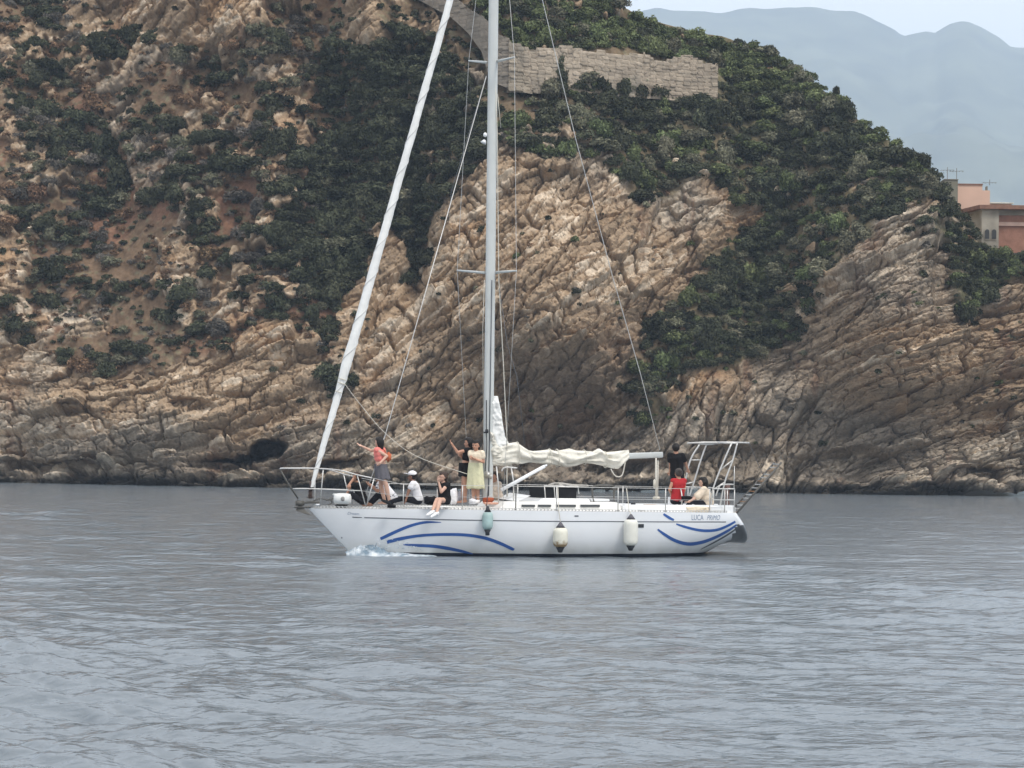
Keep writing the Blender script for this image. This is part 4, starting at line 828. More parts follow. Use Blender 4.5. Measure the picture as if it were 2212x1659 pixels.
# coachroof, hatches, cockpit
def slab(name, u0, u1, v0, v1, w0, w1, m, bev=.03, parent=None, front=.0):
    a, b = B(u0, v1, w0), B(u1, v0, w0); bm = bmesh.new(); x0, x1, z0, z1 = a.x, b.x, a.z, b.z
    box(bm, ((x0 + x1) / 2, (w0 + w1) / 2, (z0 + z1) / 2), (abs(x1 - x0), abs(w1 - w0), abs(z1 - z0)))
    for v in bm.verts:
        if front and v.co.z > (z0 + z1) / 2: v.co.x += front if v.co.x < (x0 + x1) / 2 else -front * .3; v.co.y *= .93
    if bev: bmesh.ops.bevel(bm, geom=bm.edges[:], offset=bev, segments=3, affect='EDGES')
    return bobj(name, bm, m, parent, smooth=False)
cab = slab('coachroof', 1235, 1560, 1256, 1285, -1.05, 1.05, deckm, .04, None, .35)
slab('coachroof_upper', 1345, 1478, 1247, 1257, -.8, .8, white, .025, cab, .15)
slab('hatch', 1262, 1300, 1249, 1257, -.3, .3, rubber, .015, cab)
bm = bmesh.new(); A_ = [B(1266, 1250, -.35), B(1296, 1253, -.35), B(1327, 1239, -.35), B(1296, 1235, -.35)]; q = [bm.verts.new(p) for p in A_] + [bm.verts.new(p + Vector((0, .7, .02))) for p in A_]
for f in ((0, 1, 2, 3), (4, 5, 6, 7), (0, 1, 5, 4), (1, 2, 6, 5), (2, 3, 7, 6), (3, 0, 4, 7)): bm.faces.new([q[k] for k in f])
bobj('open_hatch', bm, white, cab, False)
for a_, b_ in ((1305, 1338), (1346, 1378), (1392, 1440), (1452, 1500)): slab('cabin_window', a_, b_, 1262, 1267, -1.047, -1.0, mat('smoked_glass', (.05, .055, .06), .15, .6), .004, cab)
slab('grab_rail', 1300, 1480, 1257, 1259, -.92, -.88, wood, .004, cab)
slab('coaming', 1560, 1840, 1263, 1285, -1.12, -.85, white, .04); slab('coaming', 1520, 1800, 1260, 1285, .85, 1.12, white, .04); slab('aft_deck_locker', 1770, 1836, 1266, 1284, -.9, .9, white, .05)
slab('cockpit_seat', 1565, 1790, 1269, 1284, -.84, -.45, deckm, .02); slab('cockpit_seat', 1530, 1760, 1268, 1284, .45, .84, deckm, .02)
slab('wooden_box', 1616, 1642, 1261, 1274, -.95, -.70, wood, .01); slab('instrument_pod', 1642, 1660, 1262, 1275, -.8, -.4, rubber, .03)
slab('companionway', 1475, 1530, 1254, 1264, -.45, .45, brown, .01, cab); slab('companionway_slide', 1478, 1525, 1247, 1253.5, -.5, .5, white, .02, cab)
for u, w, vt, vb in ((1583, -1.0, 1256, 1270), (1570, 1.0, 1254, 1266), (1500, -.85, 1262, 1272)):
    c = B(u, vb, w); hgt = B(u, vt, w).z - c.z; bm = bmesh.new(); tube(bm, [c, c + UP * hgt * .2, c + UP * hgt * .45, c + UP * hgt * .9, c + UP * hgt], [.085, .075, .05, .065, .055], 14); bobj('winch', bm, rubber)
hood = slab('sprayhood', 1362, 1442, 1217, 1249, -.62, .62, blackc, .03)
bm = bmesh.new()
for u in (1361, 1385, 1391): tube(bm, [B(u, 1214, -.66), B(u + 3, 1250, -.66)], .014, 6)
tube(bm, [B(1360, 1215, -.66), B(1445, 1217, -.66), B(1447, 1235, -.66)], .02, 6); bobj('sprayhood_frame', bm, steel, hood)
cloth_loft('folded_cover', [(1370, 1211), (1385, 1206), (1405, 1206), (1430, 1210), (1470, 1212)], [(1370, 1216), (1385, 1217), (1405, 1219), (1430, 1220), (1470, 1216)], True, .12, mat('grey_cover', (.42, .40, .37), .9, .1, var=.1), 41, 60, 20, hood)
bm = bmesh.new(); tube(bm, smoothline([B(1478, 1258, .6), B(1482, 1235, .6), B(1484, 1215, .55), B(1530, 1214, .5), B(1534, 1235, .5), B(1538, 1262, .5)], 5), .02, 7); bobj('bimini_frame', bm, dsteel); bm = bmesh.new(); tube(bm, smoothline([B(1486, 1258, -.6), B(1482, 1240, -.6), B(1484, 1216, -.6), B(1536, 1216, -.6), B(1534, 1240, -.6), B(1538, 1262, -.6)], 5), .018, 7); bobj('bimini_frame', bm, dsteel)
# wheel
bm = bmesh.new(); c = B(1690, 1252, -.1); rr = .40
tube(bm, [c + Vector((.02 * math.sin(q), rr * math.cos(q), rr * math.sin(q))) for q in np.linspace(0, 2 * math.pi, 33)], .018, 6, False)
for q in range(6): tube(bm, [c, c + Vector((0, rr * math.cos(q * 1.047), rr * math.sin(q * 1.047)))], .010, 5)
bobj('steering_wheel', bm, steel)
bm = bmesh.new(); tube(bm, [c + Vector((-.12, 0, .1)), c + Vector((-.12, 0, -.4))], [.09, .12], 12); bobj('binnacle', bm, white)

# rails
def rail_pt(u, side, dz): x = B(u, 1262, side * 1.3).x; p = edge(x, side); return p + Vector((0, -side * .06, dz))
SN = [1028, 1165, 1290, 1387, 1538, 1660, 1778]; tops = {-1: [], 1: []}; mids = {-1: [], 1: []}
for side in (-1, 1):
    for u in SN:
        x = B(u, 1262, -1.4).x if side < 0 else B(u, 1262, -1.4).x
        p = edge(x, side) + Vector((0, -side * .06, 0)); bm = bmesh.new(); tube(bm, [p, p + UP * .60], .0135, 7); tube(bm, [p, p + UP * .05], .03, 8); bobj('stanchion', bm, steel if u != 1290 else dsteel)
        tops[side].append(p + UP * .59); mids[side].append(p + UP * .31)
V0 = lambda u, v, w: B(u, v, w)
pulN = smoothline([V0(700, 1172, 0), V0(712, 1171, -.16), V0(740, 1171, -.25), V0(800, 1171.5, -.40), V0(850, 1176, -.55), V0(892, 1187, -.68), V0(930, 1195, -.78)], 5)
bm = bmesh.new(); tube(bm, pulN, .016, 8)
pulF = [Vector((p.x, -p.y, p.z)) for p in pulN]; tube(bm, pulF, .016, 8)
lowN = [V0(735, 1222, -.05), V0(770, 1222, -.22), V0(850, 1225, -.5), V0(905, 1227, -.68)]; tube(bm, smoothline(lowN, 4), .013, 7); tube(bm, [Vector((p.x, -p.y, p.z)) for p in smoothline(lowN, 4)], .013, 7)
for s in (-1, 1):
    for A_, Bq in (((893, 1188, -.68), (914, 1264, -.74)), ((935, 1197, -.80), (916, 1264, -.74)), ((808, 1173, -.42), (800, 1266, -.28))):
        p, q = V0(*A_), V0(*Bq); p.y *= -s; q.y *= -s; tube(bm, [p, q], .013, 7)
bobj('pulpit', bm, steel)
bm = bmesh.new(); tube(bm, [V0(700, 1173, 0), V0(722, 1212, 0), V0(745, 1246, 0)], .02, 8); bobj('pulpit_strut', bm, dsteel)
for side, nm in ((-1, 'lifeline'), (1, 'lifeline')):
    st = pulN[-1] if side < 0 else pulF[-1]
    wire(nm, [st] + tops[side], .007); wire(nm, [Vector((lowN[-1].x, lowN[-1].y * -side, lowN[-1].z))] + mids[side], .005)
for side in (-1, 1):                                            # pushpit
    bm = bmesh.new(); xs_ = [B(1778, 1262, -1.2).x, XS - .45, XS - .15, XS - .05]; ys = [HB((x - XB) / (XS - XB)) - .06 for x in xs_]; ys[-1] = .45
    for dz, r in ((.60, .016), (.32, .012)): tube(bm, smoothline([Vector((x, side * y, ZS(x) + dz)) for x, y in zip(xs_, ys)], 5), r, 7)
    for x, y in zip(xs_[1:], ys[1:]): tube(bm, [Vector((x, side * y, ZS(x))), Vector((x, side * y, ZS(x) + .60))], .014, 7)
    bobj('pushpit', bm, steel)
# gantry over the cockpit: two ladder-like side frames and top bars
gan = link('gantry', None, boat)
for w, q in ((-1.0, ((1829, 1108), (1800, 1175), (1782, 1225), (1778, 1266), (1843, 1108), (1832, 1150), (1812, 1205), (1800, 1266))), (1.0, ((1750, 1110), (1726, 1150), (1712, 1210), (1704, 1262), (1766, 1112), (1752, 1150), (1735, 1205), (1716, 1262)))):
    bm = bmesh.new(); tube(bm, smoothline([B(*p, w) for p in q[:4]], 4), .022, 8); tube(bm, smoothline([B(*p, w) for p in q[4:]], 4), .022, 8)
    for i, j in ((1, 5), (2, 6)): tube(bm, [B(*q[i], w), B(*q[j], w)], .017, 7)
    tube(bm, [B(*q[0], w), B(*q[4], w)], .017, 7); bobj('gantry_leg', bm, steel, gan)
bm = bmesh.new(); y0 = B(1830, 1107, -1.0); 
tube(bm, [B(1718, 1108, .0), B(1760, 1106, 0), B(1830, 1106, 0), B(1873, 1107, 0)], .022, 8); tube(bm, [B(1829, 1108, -1.0), B(1795, 1106, 0), B(1750, 1110, 1.0)], .022, 8); tube(bm, [B(1843, 1108, -1.0), B(1806, 1107, 0), B(1766, 1112, 1.0)], .02, 8); bobj('gantry_top', bm, steel, gan)
bm = bmesh.new(); tube(bm, smoothline([B(1790, 1240, -1.15), B(1796, 1222, -1.15), B(1804, 1212, -1.15), B(1834, 1211, -1.1)], 4), .018, 7); tube(bm, [B(1836, 1165, -1.1), B(1835, 1225, -1.1)], .012, 6); bobj('stern_seat_frame', bm, steel)
cloth_loft('rolled_ensign', [(1812, 1212), (1813, 1240), (1814, 1274)][0:3], [(1826, 1212), (1822, 1240), (1824, 1274)], False, .07, brown, 61, 30, 16)
# boarding ladder raised over the stern
lad = link('gangway', None, boat); a0, a1 = B(1832, 1284, .12), B(1945, 1156, .12); dd = (a1 - a0); w_ = .21
for s in (-1, 1):
    bm = bmesh.new(); tube(bm, [a0 + Vector((.0, s * w_, 0)), a1 + Vector((0, s * w_, 0))], .026, 8); bobj('side_rail', bm, dsteel, lad)
for k in range(15):
    p = a0 + dd * ((k + .5) / 15); bm = bmesh.new(); box(bm, p, (.05, 2 * w_ - .05, .022), bev=.004); bobj('rung', bm, steel if k % 3 else wood, lad, False)
wire('gangway_line', [B(1873, 1107, 0), B(1905, 1182, .1)], .006, grey)
# bow fittings: roller, anchor, windlass
bm = bmesh.new(); box(bm, B(756, 1268, 0), (.42, .14, .035), bev=.01); box(bm, B(750, 1258, -.07), (.22, .012, .12), bev=.004); box(bm, B(750, 1258, .07), (.22, .012, .12), bev=.004); bobj('bow_roller', bm, dsteel)
bm = bmesh.new(); sh = [B(800, 1256, 0), B(765, 1256, 0), B(748, 1262, 0), B(743, 1276, 0)]; tube(bm, smoothline(sh, 4), .03, 8)
fl_ = [B(743, 1246, 0), B(744, 1276, 0), B(775, 1286, 0), B(758, 1270, 0)]
for s in (-1, 1):
    q = [bm.verts.new(p + Vector((0, s * y, 0))) for p, y in zip(fl_, (.02, .02, .13, .03))]; r2 = [bm.verts.new(v.co + Vector((.0, s * .012, -.02))) for v in q]
    bm.faces.new(q); bm.faces.new(r2)
    for i in range(4): bm.faces.new((q[i], q[(i + 1) % 4], r2[(i + 1) % 4], r2[i]))
bobj('anchor', bm, dsteel, smooth=False)
bm = bmesh.new(); tube(bm, smoothline([B(776, 1256, 0), B(800, 1246, 0), B(820, 1250, 0), B(838, 1244, 0)], 4), .016, 6); tube(bm, smoothline([B(815, 1252, -.1), B(824, 1248, -.12), B(830, 1256, -.1), B(820, 1262, -.1)], 4), .018, 6); bobj('anchor_chain', bm, dsteel)
bm = bmesh.new(); box(bm, B(795, 1262, -.12), (.13, .05, .05), bev=.015); bobj('cleat', bm, white)
for u in (1130, 1600, 1800): bm = bmesh.new(); p = edge(B(u, 1266, -1.4).x, -1) + Vector((0, .14, .04)); box(bm, p, (.2, .03, .025), bev=.01); box(bm, p - UP * .03, (.06, .03, .05)); bobj('cleat', bm, steel)

# ------------------------------------------------------------------ fenders hanging on the side
def wpt(p): return BO + AFT * p.x + FAR * p.y + UP * p.z
def lathe(bm, base, prof, n=20):          # prof: (r, z) from top to bottom, about a vertical axis
    prev = None
    for r, z in prof:
        ring = [bm.verts.new(base + Vector((r * math.cos(a), r * math.sin(a), z))) for a in np.linspace(0, 2 * math.pi, n + 1)[:-1]]
        if prev:
            for i in range(n): bm.faces.new((prev[i], prev[(i + 1) % n], ring[(i + 1) % n], ring[i]))
        else: bm.faces.new(ring)
        prev = ring
    bm.faces.new(prev)
def tobj(name, bm, m, parent, base, smooth=True):   # a mesh given in world coordinates, child of an Empty at base
    bmesh.ops.translate(bm, verts=bm.verts[:], vec=-base); return bobj(name, bm, m, parent, smooth)
teal = mat('teal_fender', (.33, .45, .44), .5, .4, var=.25, vscale=3); stainf = mat('stained_fender', (.70, .68, .58), .5, .4, var=.08, vscale=5)
t_ = stainf.node_tree; n_ = t_.nodes; pb = n_['Principled BSDF']; src = pb.inputs['Base Color'].links[0].from_socket; co_ = n_.new('ShaderNodeTexCoord'); sp_ = n_.new('ShaderNodeSeparateXYZ'); t_.links.new(co_.outputs['Object'], sp_.inputs[0])
no_ = n_.new('ShaderNodeTexNoise'); no_.inputs['Scale'].default_value = 9; t_.links.new(co_.outputs['Object'], no_.inputs[0]); ad_ = n_.new('ShaderNodeMath'); ad_.operation = 'MULTIPLY_ADD'; ad_.inputs[1].default_value = .25; t_.links.new(no_.outputs[0], ad_.inputs[0]); t_.links.new(sp_.outputs[2], ad_.inputs[2])
mr_ = n_.new('ShaderNodeMapRange'); mr_.inputs[1].default_value = .03; mr_.inputs[2].default_value = -.05; t_.links.new(ad_.outputs[0], mr_.inputs[0]); mm_ = n_.new('ShaderNodeMix'); mm_.data_type = 'RGBA'; t_.links.new(mr_.outputs[0], mm_.inputs[0]); t_.links.new(src, mm_.inputs[6]); mm_.inputs[7].default_value = (.30, .21, .11, 1); t_.links.new(mm_.outputs[2], pb.inputs['Base Color'])
for (u, vt, vb, wpx, m, lb, cap, ru) in ((1219, 1266, 1337, 27, teal, 'faded teal and white fender hanging on the hull below the mast', .2, 1222), (1401, 1306, 1380, 37, stainf, 'white fender with brown stained bottom hanging amidships', .18, 1396), (1577, 1286, 1376, 36, creamy, 'clean white fender hanging near the square port light', .14, 1568)):
    vm = (vt + vb) / 2; sc = 101.5; r = wpx / sc / 2; hgt = (vb - vt) / sc; q = onhull(u, vb - 12, 0); x = q.x; y = min(q.y, edge(q.x).y) - r * .96
    top_z = B(u, vt, y).z; x = B(u, vm, y).x; base = wpt(Vector((x, y, top_z - hgt / 2))); hh = hgt / 2
    e = link('fender', None, loc=base); tag(e, lb, 'fender', 'fenders hanging on the near side of the yacht')
    c0, c1 = hh - hgt * cap, -hh + hgt * cap; bm = bmesh.new()
    lathe(bm, base, [(.35 * r, c0 + .01), (r * .6, c0 + .002), (r * .86, c0 - .03), (r * .98, c0 - .09), (r, c0 - .16), (r * 1.0, c1 + .16), (r * .97, c1 + .08), (r * .8, c1 + .02), (r * .55, c1), (.3 * r, c1 - .01)]); tobj('body', bm, m, e, base)
    bm = bmesh.new(); lathe(bm, base, [(.012, hh + .01), (.03, hh), (r * .34, hh - hgt * cap * .4), (r * .64, c0 + .006)], 14); tobj('end_cap', bm, rubber if m is teal else mat('grey_rubber', (.10, .095, .11), .6, .3), e, base)
    bm = bmesh.new(); lathe(bm, base, [(r * .62, c1 - .002), (r * .40, c1 - hgt * cap * .55), (.05, -hh), (.02, -hh - .005)], 14); tobj('end_cap', bm, rubber, e, base)
    bm = bmesh.new(); ey = edge(x); tube(bm, [base + UP * hh, wpt(Vector((ey.x, ey.y - .03, ey.z + .03))), wpt(Vector((B(ru, 1262, ey.y).x, ey.y + .06, ey.z + .58)))], .010, 6); tobj('rope', bm, rope if m is not teal else rubber, e, base)

# ------------------------------------------------------------------ people
SK = {k: mat('skin_' + k, c, .55, .3, var=.06, vscale=9) for k, c in dict(light=(.58, .36, .27), tan=(.46, .25, .17), brown=(.24, .125, .085), dark=(.12, .07, .05)).items()}
HAIR = {k: mat('hair_' + k, c, .6, .3, var=.3, vscale=30) for k, c in dict(black=(.012, .009, .008), brown=(.045, .025, .017), grey=(.055, .045, .04)).items()}
def cl(name, c, **k): return mat(name + '_cloth', c, .9, .12, var=.10, vscale=9, bump=.5, bscale=16, **k)
CL = dict(pink=cl('pink', (.78, .23, .20)), greyp=cl('grey_plaid', (.13, .125, .14)), black=cl('black', (.014, .013, .014)), white=cl('white', (.76, .75, .77)), pattern=mat('patterned_cloth', (.72, .72, .74), .9, .1), lilac=cl('pale_grey', (.42, .40, .43)),
          cream=cl('cream', (.74, .64, .50)), yellow=cl('pale_yellow', (.62, .60, .40)), red=cl('red', (.40, .03, .035)), shirtcream=cl('loose_cream', (.68, .57, .45)), beige=cl('beige', (.50, .42, .35)), navy=cl('dark_trouser', (.018, .018, .022)))
t_ = CL['pattern'].node_tree; n_ = t_.nodes; vo = n_.new('ShaderNodeTexVoronoi'); vo.inputs['Scale'].default_value = 16; co_ = n_.new('ShaderNodeTexCoord'); t_.links.new(co_.outputs['Object'], vo.inputs[0]); r_ = n_.new('ShaderNodeValToRGB'); r_.color_ramp.elements[0].position = .28; r_.color_ramp.elements[0].color = (.12, .13, .17, 1); r_.color_ramp.elements[1].position = .36; r_.color_ramp.elements[1].color = (.74, .74, .76, 1)
t_.links.new(vo.outputs['Distance'], r_.inputs[0]); t_.links.new(r_.outputs[0], n_['Principled BSDF'].inputs['Base Color'])
def fuse(name, caps, vox, m, parent, base, it=2):
    """one continuous surface from tapered limbs: union by voxel remesh, then a light smoothing"""
    bm = bmesh.new()
    for c in caps:
        a, b, ra, rb = Vector(c[0]), Vector(c[1]), c[2], c[3]
        for p, r in ((a, ra), (b, rb)): ball(bm, p - base, r, sub=3 if r > .05 else 2)
        if (a - b).length > 1e-4: tube(bm, [a - base, b - base], [ra * .995, rb * .995], 16)
    me = bpy.data.meshes.new(name); bm.to_mesh(me); bm.free(); o = bpy.data.objects.new(name, me); S.collection.objects.link(o)
    md = o.modifiers.new('r', 'REMESH'); md.mode = 'VOXEL'; md.voxel_size = vox; ms = o.modifiers.new('s', 'SMOOTH'); ms.iterations = it; ms.factor = .5
    dg = bpy.context.evaluated_depsgraph_get(); me2 = bpy.data.meshes.new_from_object(o.evaluated_get(dg)); bpy.data.objects.remove(o); bpy.data.meshes.remove(me)
    me2.name = name; me2.materials.clear(); me2.materials.append(m); me2.polygons.foreach_set('use_smooth', [True] * len(me2.polygons)); return link(name, me2, parent)
def P3(q): return wpt(B(*q))
def person(label, head, pelvis, face, armL, armR, legL, legR, skin, hair, top, bottom, sleeve=.45, crop=0., long_legs=True, skirt=None, hairlen=0., bun=False, cap=False, shoes=None, fat=1.0, group=None, hang=False):
    hd, pv = P3(head), P3(pelvis); f = Vector((face[0], face[1], 0)).normalized(); lt = UP.cross(f); k = .96
    sk, hr = SK[skin], HAIR[hair]; nk = hd - UP * .135 * k - f * .025; up = (nk - pv).normalized()
    ch = nk - up * .14 * k; wa = nk.lerp(pv, .62)
    base = Vector((pv.x, pv.y, min(P3(q).z for q in (*legL, *legR)) - .05)) if not hang else pv - UP * .12
    e = link('person', None, loc=base); tag(e, label, 'person', group)
    caps = [(hd + UP * .025, hd - UP * .035 + f * .018, .094 * k, .074 * k), (hd - UP * .03, nk - up * .03, .052, .055), (hd + f * .088 - UP * .012, hd + f * .098 - UP * .032, .012, .017), (hd + f * .06 - UP * .085, hd + f * .06 - UP * .085, .028, .028)]
    for s in (-1, 1): caps.append((hd + lt * s * .086 - UP * .01, hd + lt * s * .088 - UP * .03, .016, .012))
    caps += [(ch + lt * .075, ch - lt * .075, .098, .098), (ch + lt * .06, wa + lt * .045, .10, .088), (ch - lt * .06, wa - lt * .045, .10, .088), (wa + lt * .04, pv + lt * .065, .092, .105), (wa - lt * .04, pv - lt * .065, .092, .105), (pv + lt * .07, pv - lt * .07, .105, .105)]
    sleeves, trs, hands = [], [], []
    for s, arm in ((1, armL), (-1, armR)):
        sh = nk + lt * s * .165 * k - up * .055; el, ha = P3(arm[0]), P3(arm[1])
        d = el - sh; el = sh + d.normalized() * min(max(d.length, .22), .29); d = ha - el; d = d if d.length > .02 else f; ha = el + d.normalized() * min(max(d.length, .20), .255)
        caps += [(nk - up * .03, sh, .055, .056), (sh, el, .050, .039), (el, ha, .038, .026)]; sleeves.append((sh, el))
        d = (ha - el).normalized(); pn = d.cross(lt if abs(d.dot(lt)) < .8 else f).normalized(); sd = d.cross(pn).normalized(); pc = ha + d * .045
        caps += [(ha, pc, .026, .030), (pc - sd * .022, pc + sd * .022, .021, .021)]
        for q, (off, ln, cu) in enumerate(((-.030, .068, .25), (-.010, .080, .30), (.011, .074, .38), (.030, .058, .48))):
            a = pc + sd * off + d * .022; b = a + (d + pn * cu * .5).normalized() * ln * .55; c = b + (d + pn * cu * 1.6).normalized() * ln * .45; caps += [(a, b, .0105, .0095), (b, c, .0095, .008)]
        a = ha + d * .02 - sd * .022; b = a + (d * .6 - sd).normalized() * .038; caps += [(a, b, .014, .011), (b, b + (d - sd * .2).normalized() * .03, .011, .009)]
    for s, leg in ((1, legL), (-1, legR)):
        hp = pv + lt * s * .085 - up * .02; kn, an = P3(leg[0]), P3(leg[1])
        d = kn - hp; kn = hp + d.normalized() * min(max(d.length, .30), .44); d = an - kn; an = kn + d.normalized() * min(max(d.length, .30), .43)
        ft = (f * (1 if abs((an - kn).normalized().z) > .5 else .2) + ((UP if abs((an - kn).normalized().z) < .5 else -UP) * (.10 if not hang else .5))).normalized()
        caps += [(hp, kn, .088, .058), (kn, kn.lerp(an, .4), .056, .054), (kn.lerp(an, .4), an, .054, .034)]; trs.append((hp, kn, an))
        fa, fb = an - UP * .015 - f * .02, an - UP * .03 + ft * .15; caps += [(fa, fb, .036, .026), (fb, fb + ft * .035, .026, .018)]
        if shoes:
            fuse('shoe', [(fa, fb, .047, .037), (fb, fb + ft * .03, .037, .03), (fa, fa - UP * .03, .047, .04)], .010, shoes, e, base)
    fuse('body', caps, .0078, sk, e, base)
    g = .016 * fat + .004; t0 = .10 * (1 - crop) + 0; wb = pv.lerp(wa, .25 if crop == 0 else 0) if crop == 0 else wa.lerp(ch, .25)
    tc = [(ch + lt * .08, ch - lt * .08, .10 + g, .10 + g), (ch + lt * .06, wb + lt * .05, .10 + g, .10 + g), (ch - lt * .06, wb - lt * .05, .10 + g, .10 + g), (wb + lt * .05, wb - lt * .05, .10 + g, .10 + g), (nk - up * .075 + lt * .10, nk - up * .075 - lt * .10, .062 + g, .062 + g)]
    if crop == 0: tc += [(wa + lt * .045, pv + lt * .06 + up * .04, .095 + g * fat, .108 + g), (wa - lt * .045, pv - lt * .06 + up * .04, .095 + g * fat, .108 + g)]
    if fat > 1.5: tc += [(ch - f * .02, pv.lerp(wa, .3) - f * .05, .13, .15)]
    for sh, el in sleeves:
        tc.append((nk - up * .05, sh, .055 + g * .6, .058 + g * .6))
        if sleeve: tc.append((sh, sh.lerp(el, sleeve), .056 + g, .052 + g * 1.1))
    fuse('top', tc, .012, CL[top], e, base)
    if bottom:
        bc = [(pv + lt * .07, pv - lt * .07, .112, .112), (pv.lerp(wa, .35) + lt * .05, pv.lerp(wa, .35) - lt * .05, .104, .104)]
        for hp, kn, an in trs:
            bc.append((hp, kn if long_legs else hp.lerp(kn, .45), .100, .070 if long_legs else .086))
            if long_legs: bc.append((kn, kn.lerp(an, .9), .068, .050))
        fuse('bottoms', bc, .012, CL[bottom], e, base)
    if skirt:
        nm, vtop, vhem, r0, r1 = skirt; zt, zb_ = P3((head[0], vtop, pelvis[2])).z, P3((head[0], vhem, pelvis[2])).z; bm = bmesh.new(); prev = None; cx = pv - base
        feet = (P3(legL[1]) + P3(legR[1])) / 2
        for side in (0, 1):
            for j in range(13):
                q = j / 12 if side == 0 else 1 - j / 12; r = (r0 + (r1 - r0) * q) - side * .008; z = zt + (zb_ - zt) * q; ax = pv.lerp(feet, min(1, max(0, (pv.z - z) / max(.1, pv.z - feet.z)))) - base
                ring = [bm.verts.new(Vector((ax.x, ax.y, 0)) + (lt * math.cos(a) * r + f * math.sin(a) * r * .78) * (1 + q * .09 * math.sin(a * 9 + 1)) + UP * (z - base.z + .01 * math.sin(a * 5) * q)) for a in np.linspace(0, 2 * math.pi, 37)[:-1]]
                if prev:
                    for i in range(36): bm.faces.new((prev[i], prev[(i + 1) % 36], ring[(i + 1) % 36], ring[i]))
                prev = ring
        bobj('skirt', bm, CL[nm], e)
    hc = [(hd + UP * .045 - f * .022, hd + UP * .02 - f * .035, .098, .100), (hd + UP * .07 + f * .02, hd + UP * .06 - f * .03, .070, .085)]
    if hairlen: hc += [(hd - f * .055, hd - f * .075 - UP * hairlen, .085, .055), (hd - f * .03 + lt * .055, hd - f * .05 + lt * .05 - UP * hairlen * .8, .055, .035), (hd - f * .03 - lt * .055, hd - f * .05 - lt * .05 - UP * hairlen * .8, .055, .035)]
    if bun: hc += [(hd - f * .10 + UP * .07, hd - f * .12 + UP * .07, .055, .05)]
    fuse('hair', hc, .010, hr, e, base, 1)
    for s in (-1, 1):
        bm = bmesh.new(); ball(bm, hd + f * .083 + lt * s * .031 + UP * .004 - base, .011, sub=1); bobj('eye', bm, rubber, e)
    bm = bmesh.new(); ball(bm, hd + f * .083 - UP * .062 - base, .014, 1.0, 1.0, .4, sub=2); bobj('mouth', bm, redm, e)
    if cap:
        bm = bmesh.new(); ball(bm, hd + UP * .055 - f * .01 - base, .112, 1, 1, .82, sub=3)
        for v in [v for v in bm.verts if v.co.z < (hd - base).z + .035]: v.co.z = (hd - base).z + .035
        a = hd + UP * .055 - base; ring = [a + f * (.09 + .11 * math.cos(q)) + lt * .085 * math.sin(q) + UP * (.012 + .02 * math.cos(q)) for q in np.linspace(-1.57, 1.57, 9)]
        v1 = [bm.verts.new(p) for p in ring]; v2 = [bm.verts.new(p - UP * .012) for p in ring]; bm.faces.new(v1); bm.faces.new(v2[::-1])
        for i in range(8): bm.faces.new((v1[i], v1[i + 1], v2[i + 1], v2[i]))
        bobj('cap', bm, CL['white'], e)
    return e, base
shoe_w = cl('white_shoe', (.78, .78, .78)); shoe_d = cl('dark_shoe', (.03, .03, .03))
p1, b1_ = person('woman in pink top and grey skirt standing on the foredeck with one arm stretched out', (947, 1106, -.35), (952, 1168, -.35), (-.9, .45), ((970, 1142, -.55), (952, 1156, -.6)), ((906, 1128, -.1), (882, 1105, -.1)),
       ((966, 1215, -.45), (974, 1254, -.45)), ((952, 1215, -.2), (962, 1253, -.2)), 'light', 'black', 'pink', None, sleeve=0, crop=1, skirt=('greyp', 1160, 1199, .19, .215), hairlen=.13)
person('person in black sitting on the foredeck behind the white buoy, one hand raised', (891, 1194, .0), (906, 1250, .0), (-1, .1), ((880, 1215, -.15), (885, 1194, -.1)), ((878, 1218, .2), (872, 1226, .2)),
       ((878, 1236, -.1), (862, 1256, -.1)), ((880, 1238, .15), (866, 1257, .15)), 'tan', 'brown', 'black', 'navy', shoes=shoe_d)
person('person in white patterned shirt sitting behind the legs of the standing woman', (948, 1193, .25), (978, 1250, .2), (-1, .2), ((945, 1226, .0), (925, 1214, .0)), ((950, 1226, .5), (930, 1214, .5)),
       ((945, 1236, .05), (925, 1256, .05)), ((948, 1238, .4), (930, 1257, .4)), 'tan', 'black', 'pattern', 'navy', fat=1.6)
person('person in white cap and white t-shirt sitting on the side deck with legs out', (1030, 1191, -.45), (1045, 1250, -.45), (-1, .05), ((1023, 1226, -.62), (1016, 1246, -.65)), ((1022, 1226, -.2), (1016, 1244, -.2)),
       ((1006, 1246, -.55), (972, 1256, -.55)), ((1006, 1246, -.35), (972, 1256, -.35)), 'brown', 'black', 'white', 'navy', cap=True, shoes=shoe_d, fat=1.3)
person('woman in black dress sitting on the deck edge, legs over the side, shading her eyes', (1107, 1193, -1.0), (1112, 1250, -1.0), (-.8, -.6), ((1103, 1230, -1.25), (1096, 1202, -1.2)), ((1098, 1230, -.8), (1100, 1244, -.9)),
       ((1098, 1250, -1.45), (1092, 1281, -1.62)), ((1088, 1249, -1.4), (1080, 1280, -1.60)), 'light', 'brown', 'black', 'black', sleeve=.15, long_legs=False, hairlen=.10, bun=True, shoes=shoe_w, hang=True)
person('woman in short black top and black skirt standing left of the mast, arm stretched out', (1171, 1107, .1), (1163, 1166, .1), (-1, .1), ((1144, 1131, -.05), (1131, 1112, -.05)), ((1148, 1136, .3), (1160, 1148, .3)),
       ((1163, 1211, .0), (1163, 1251, .0)), ((1159, 1211, .2), (1157, 1251, .2)), 'tan', 'black', 'black', None, sleeve=.2, crop=1, skirt=('black', 1157, 1191, .205, .20), hairlen=.10)
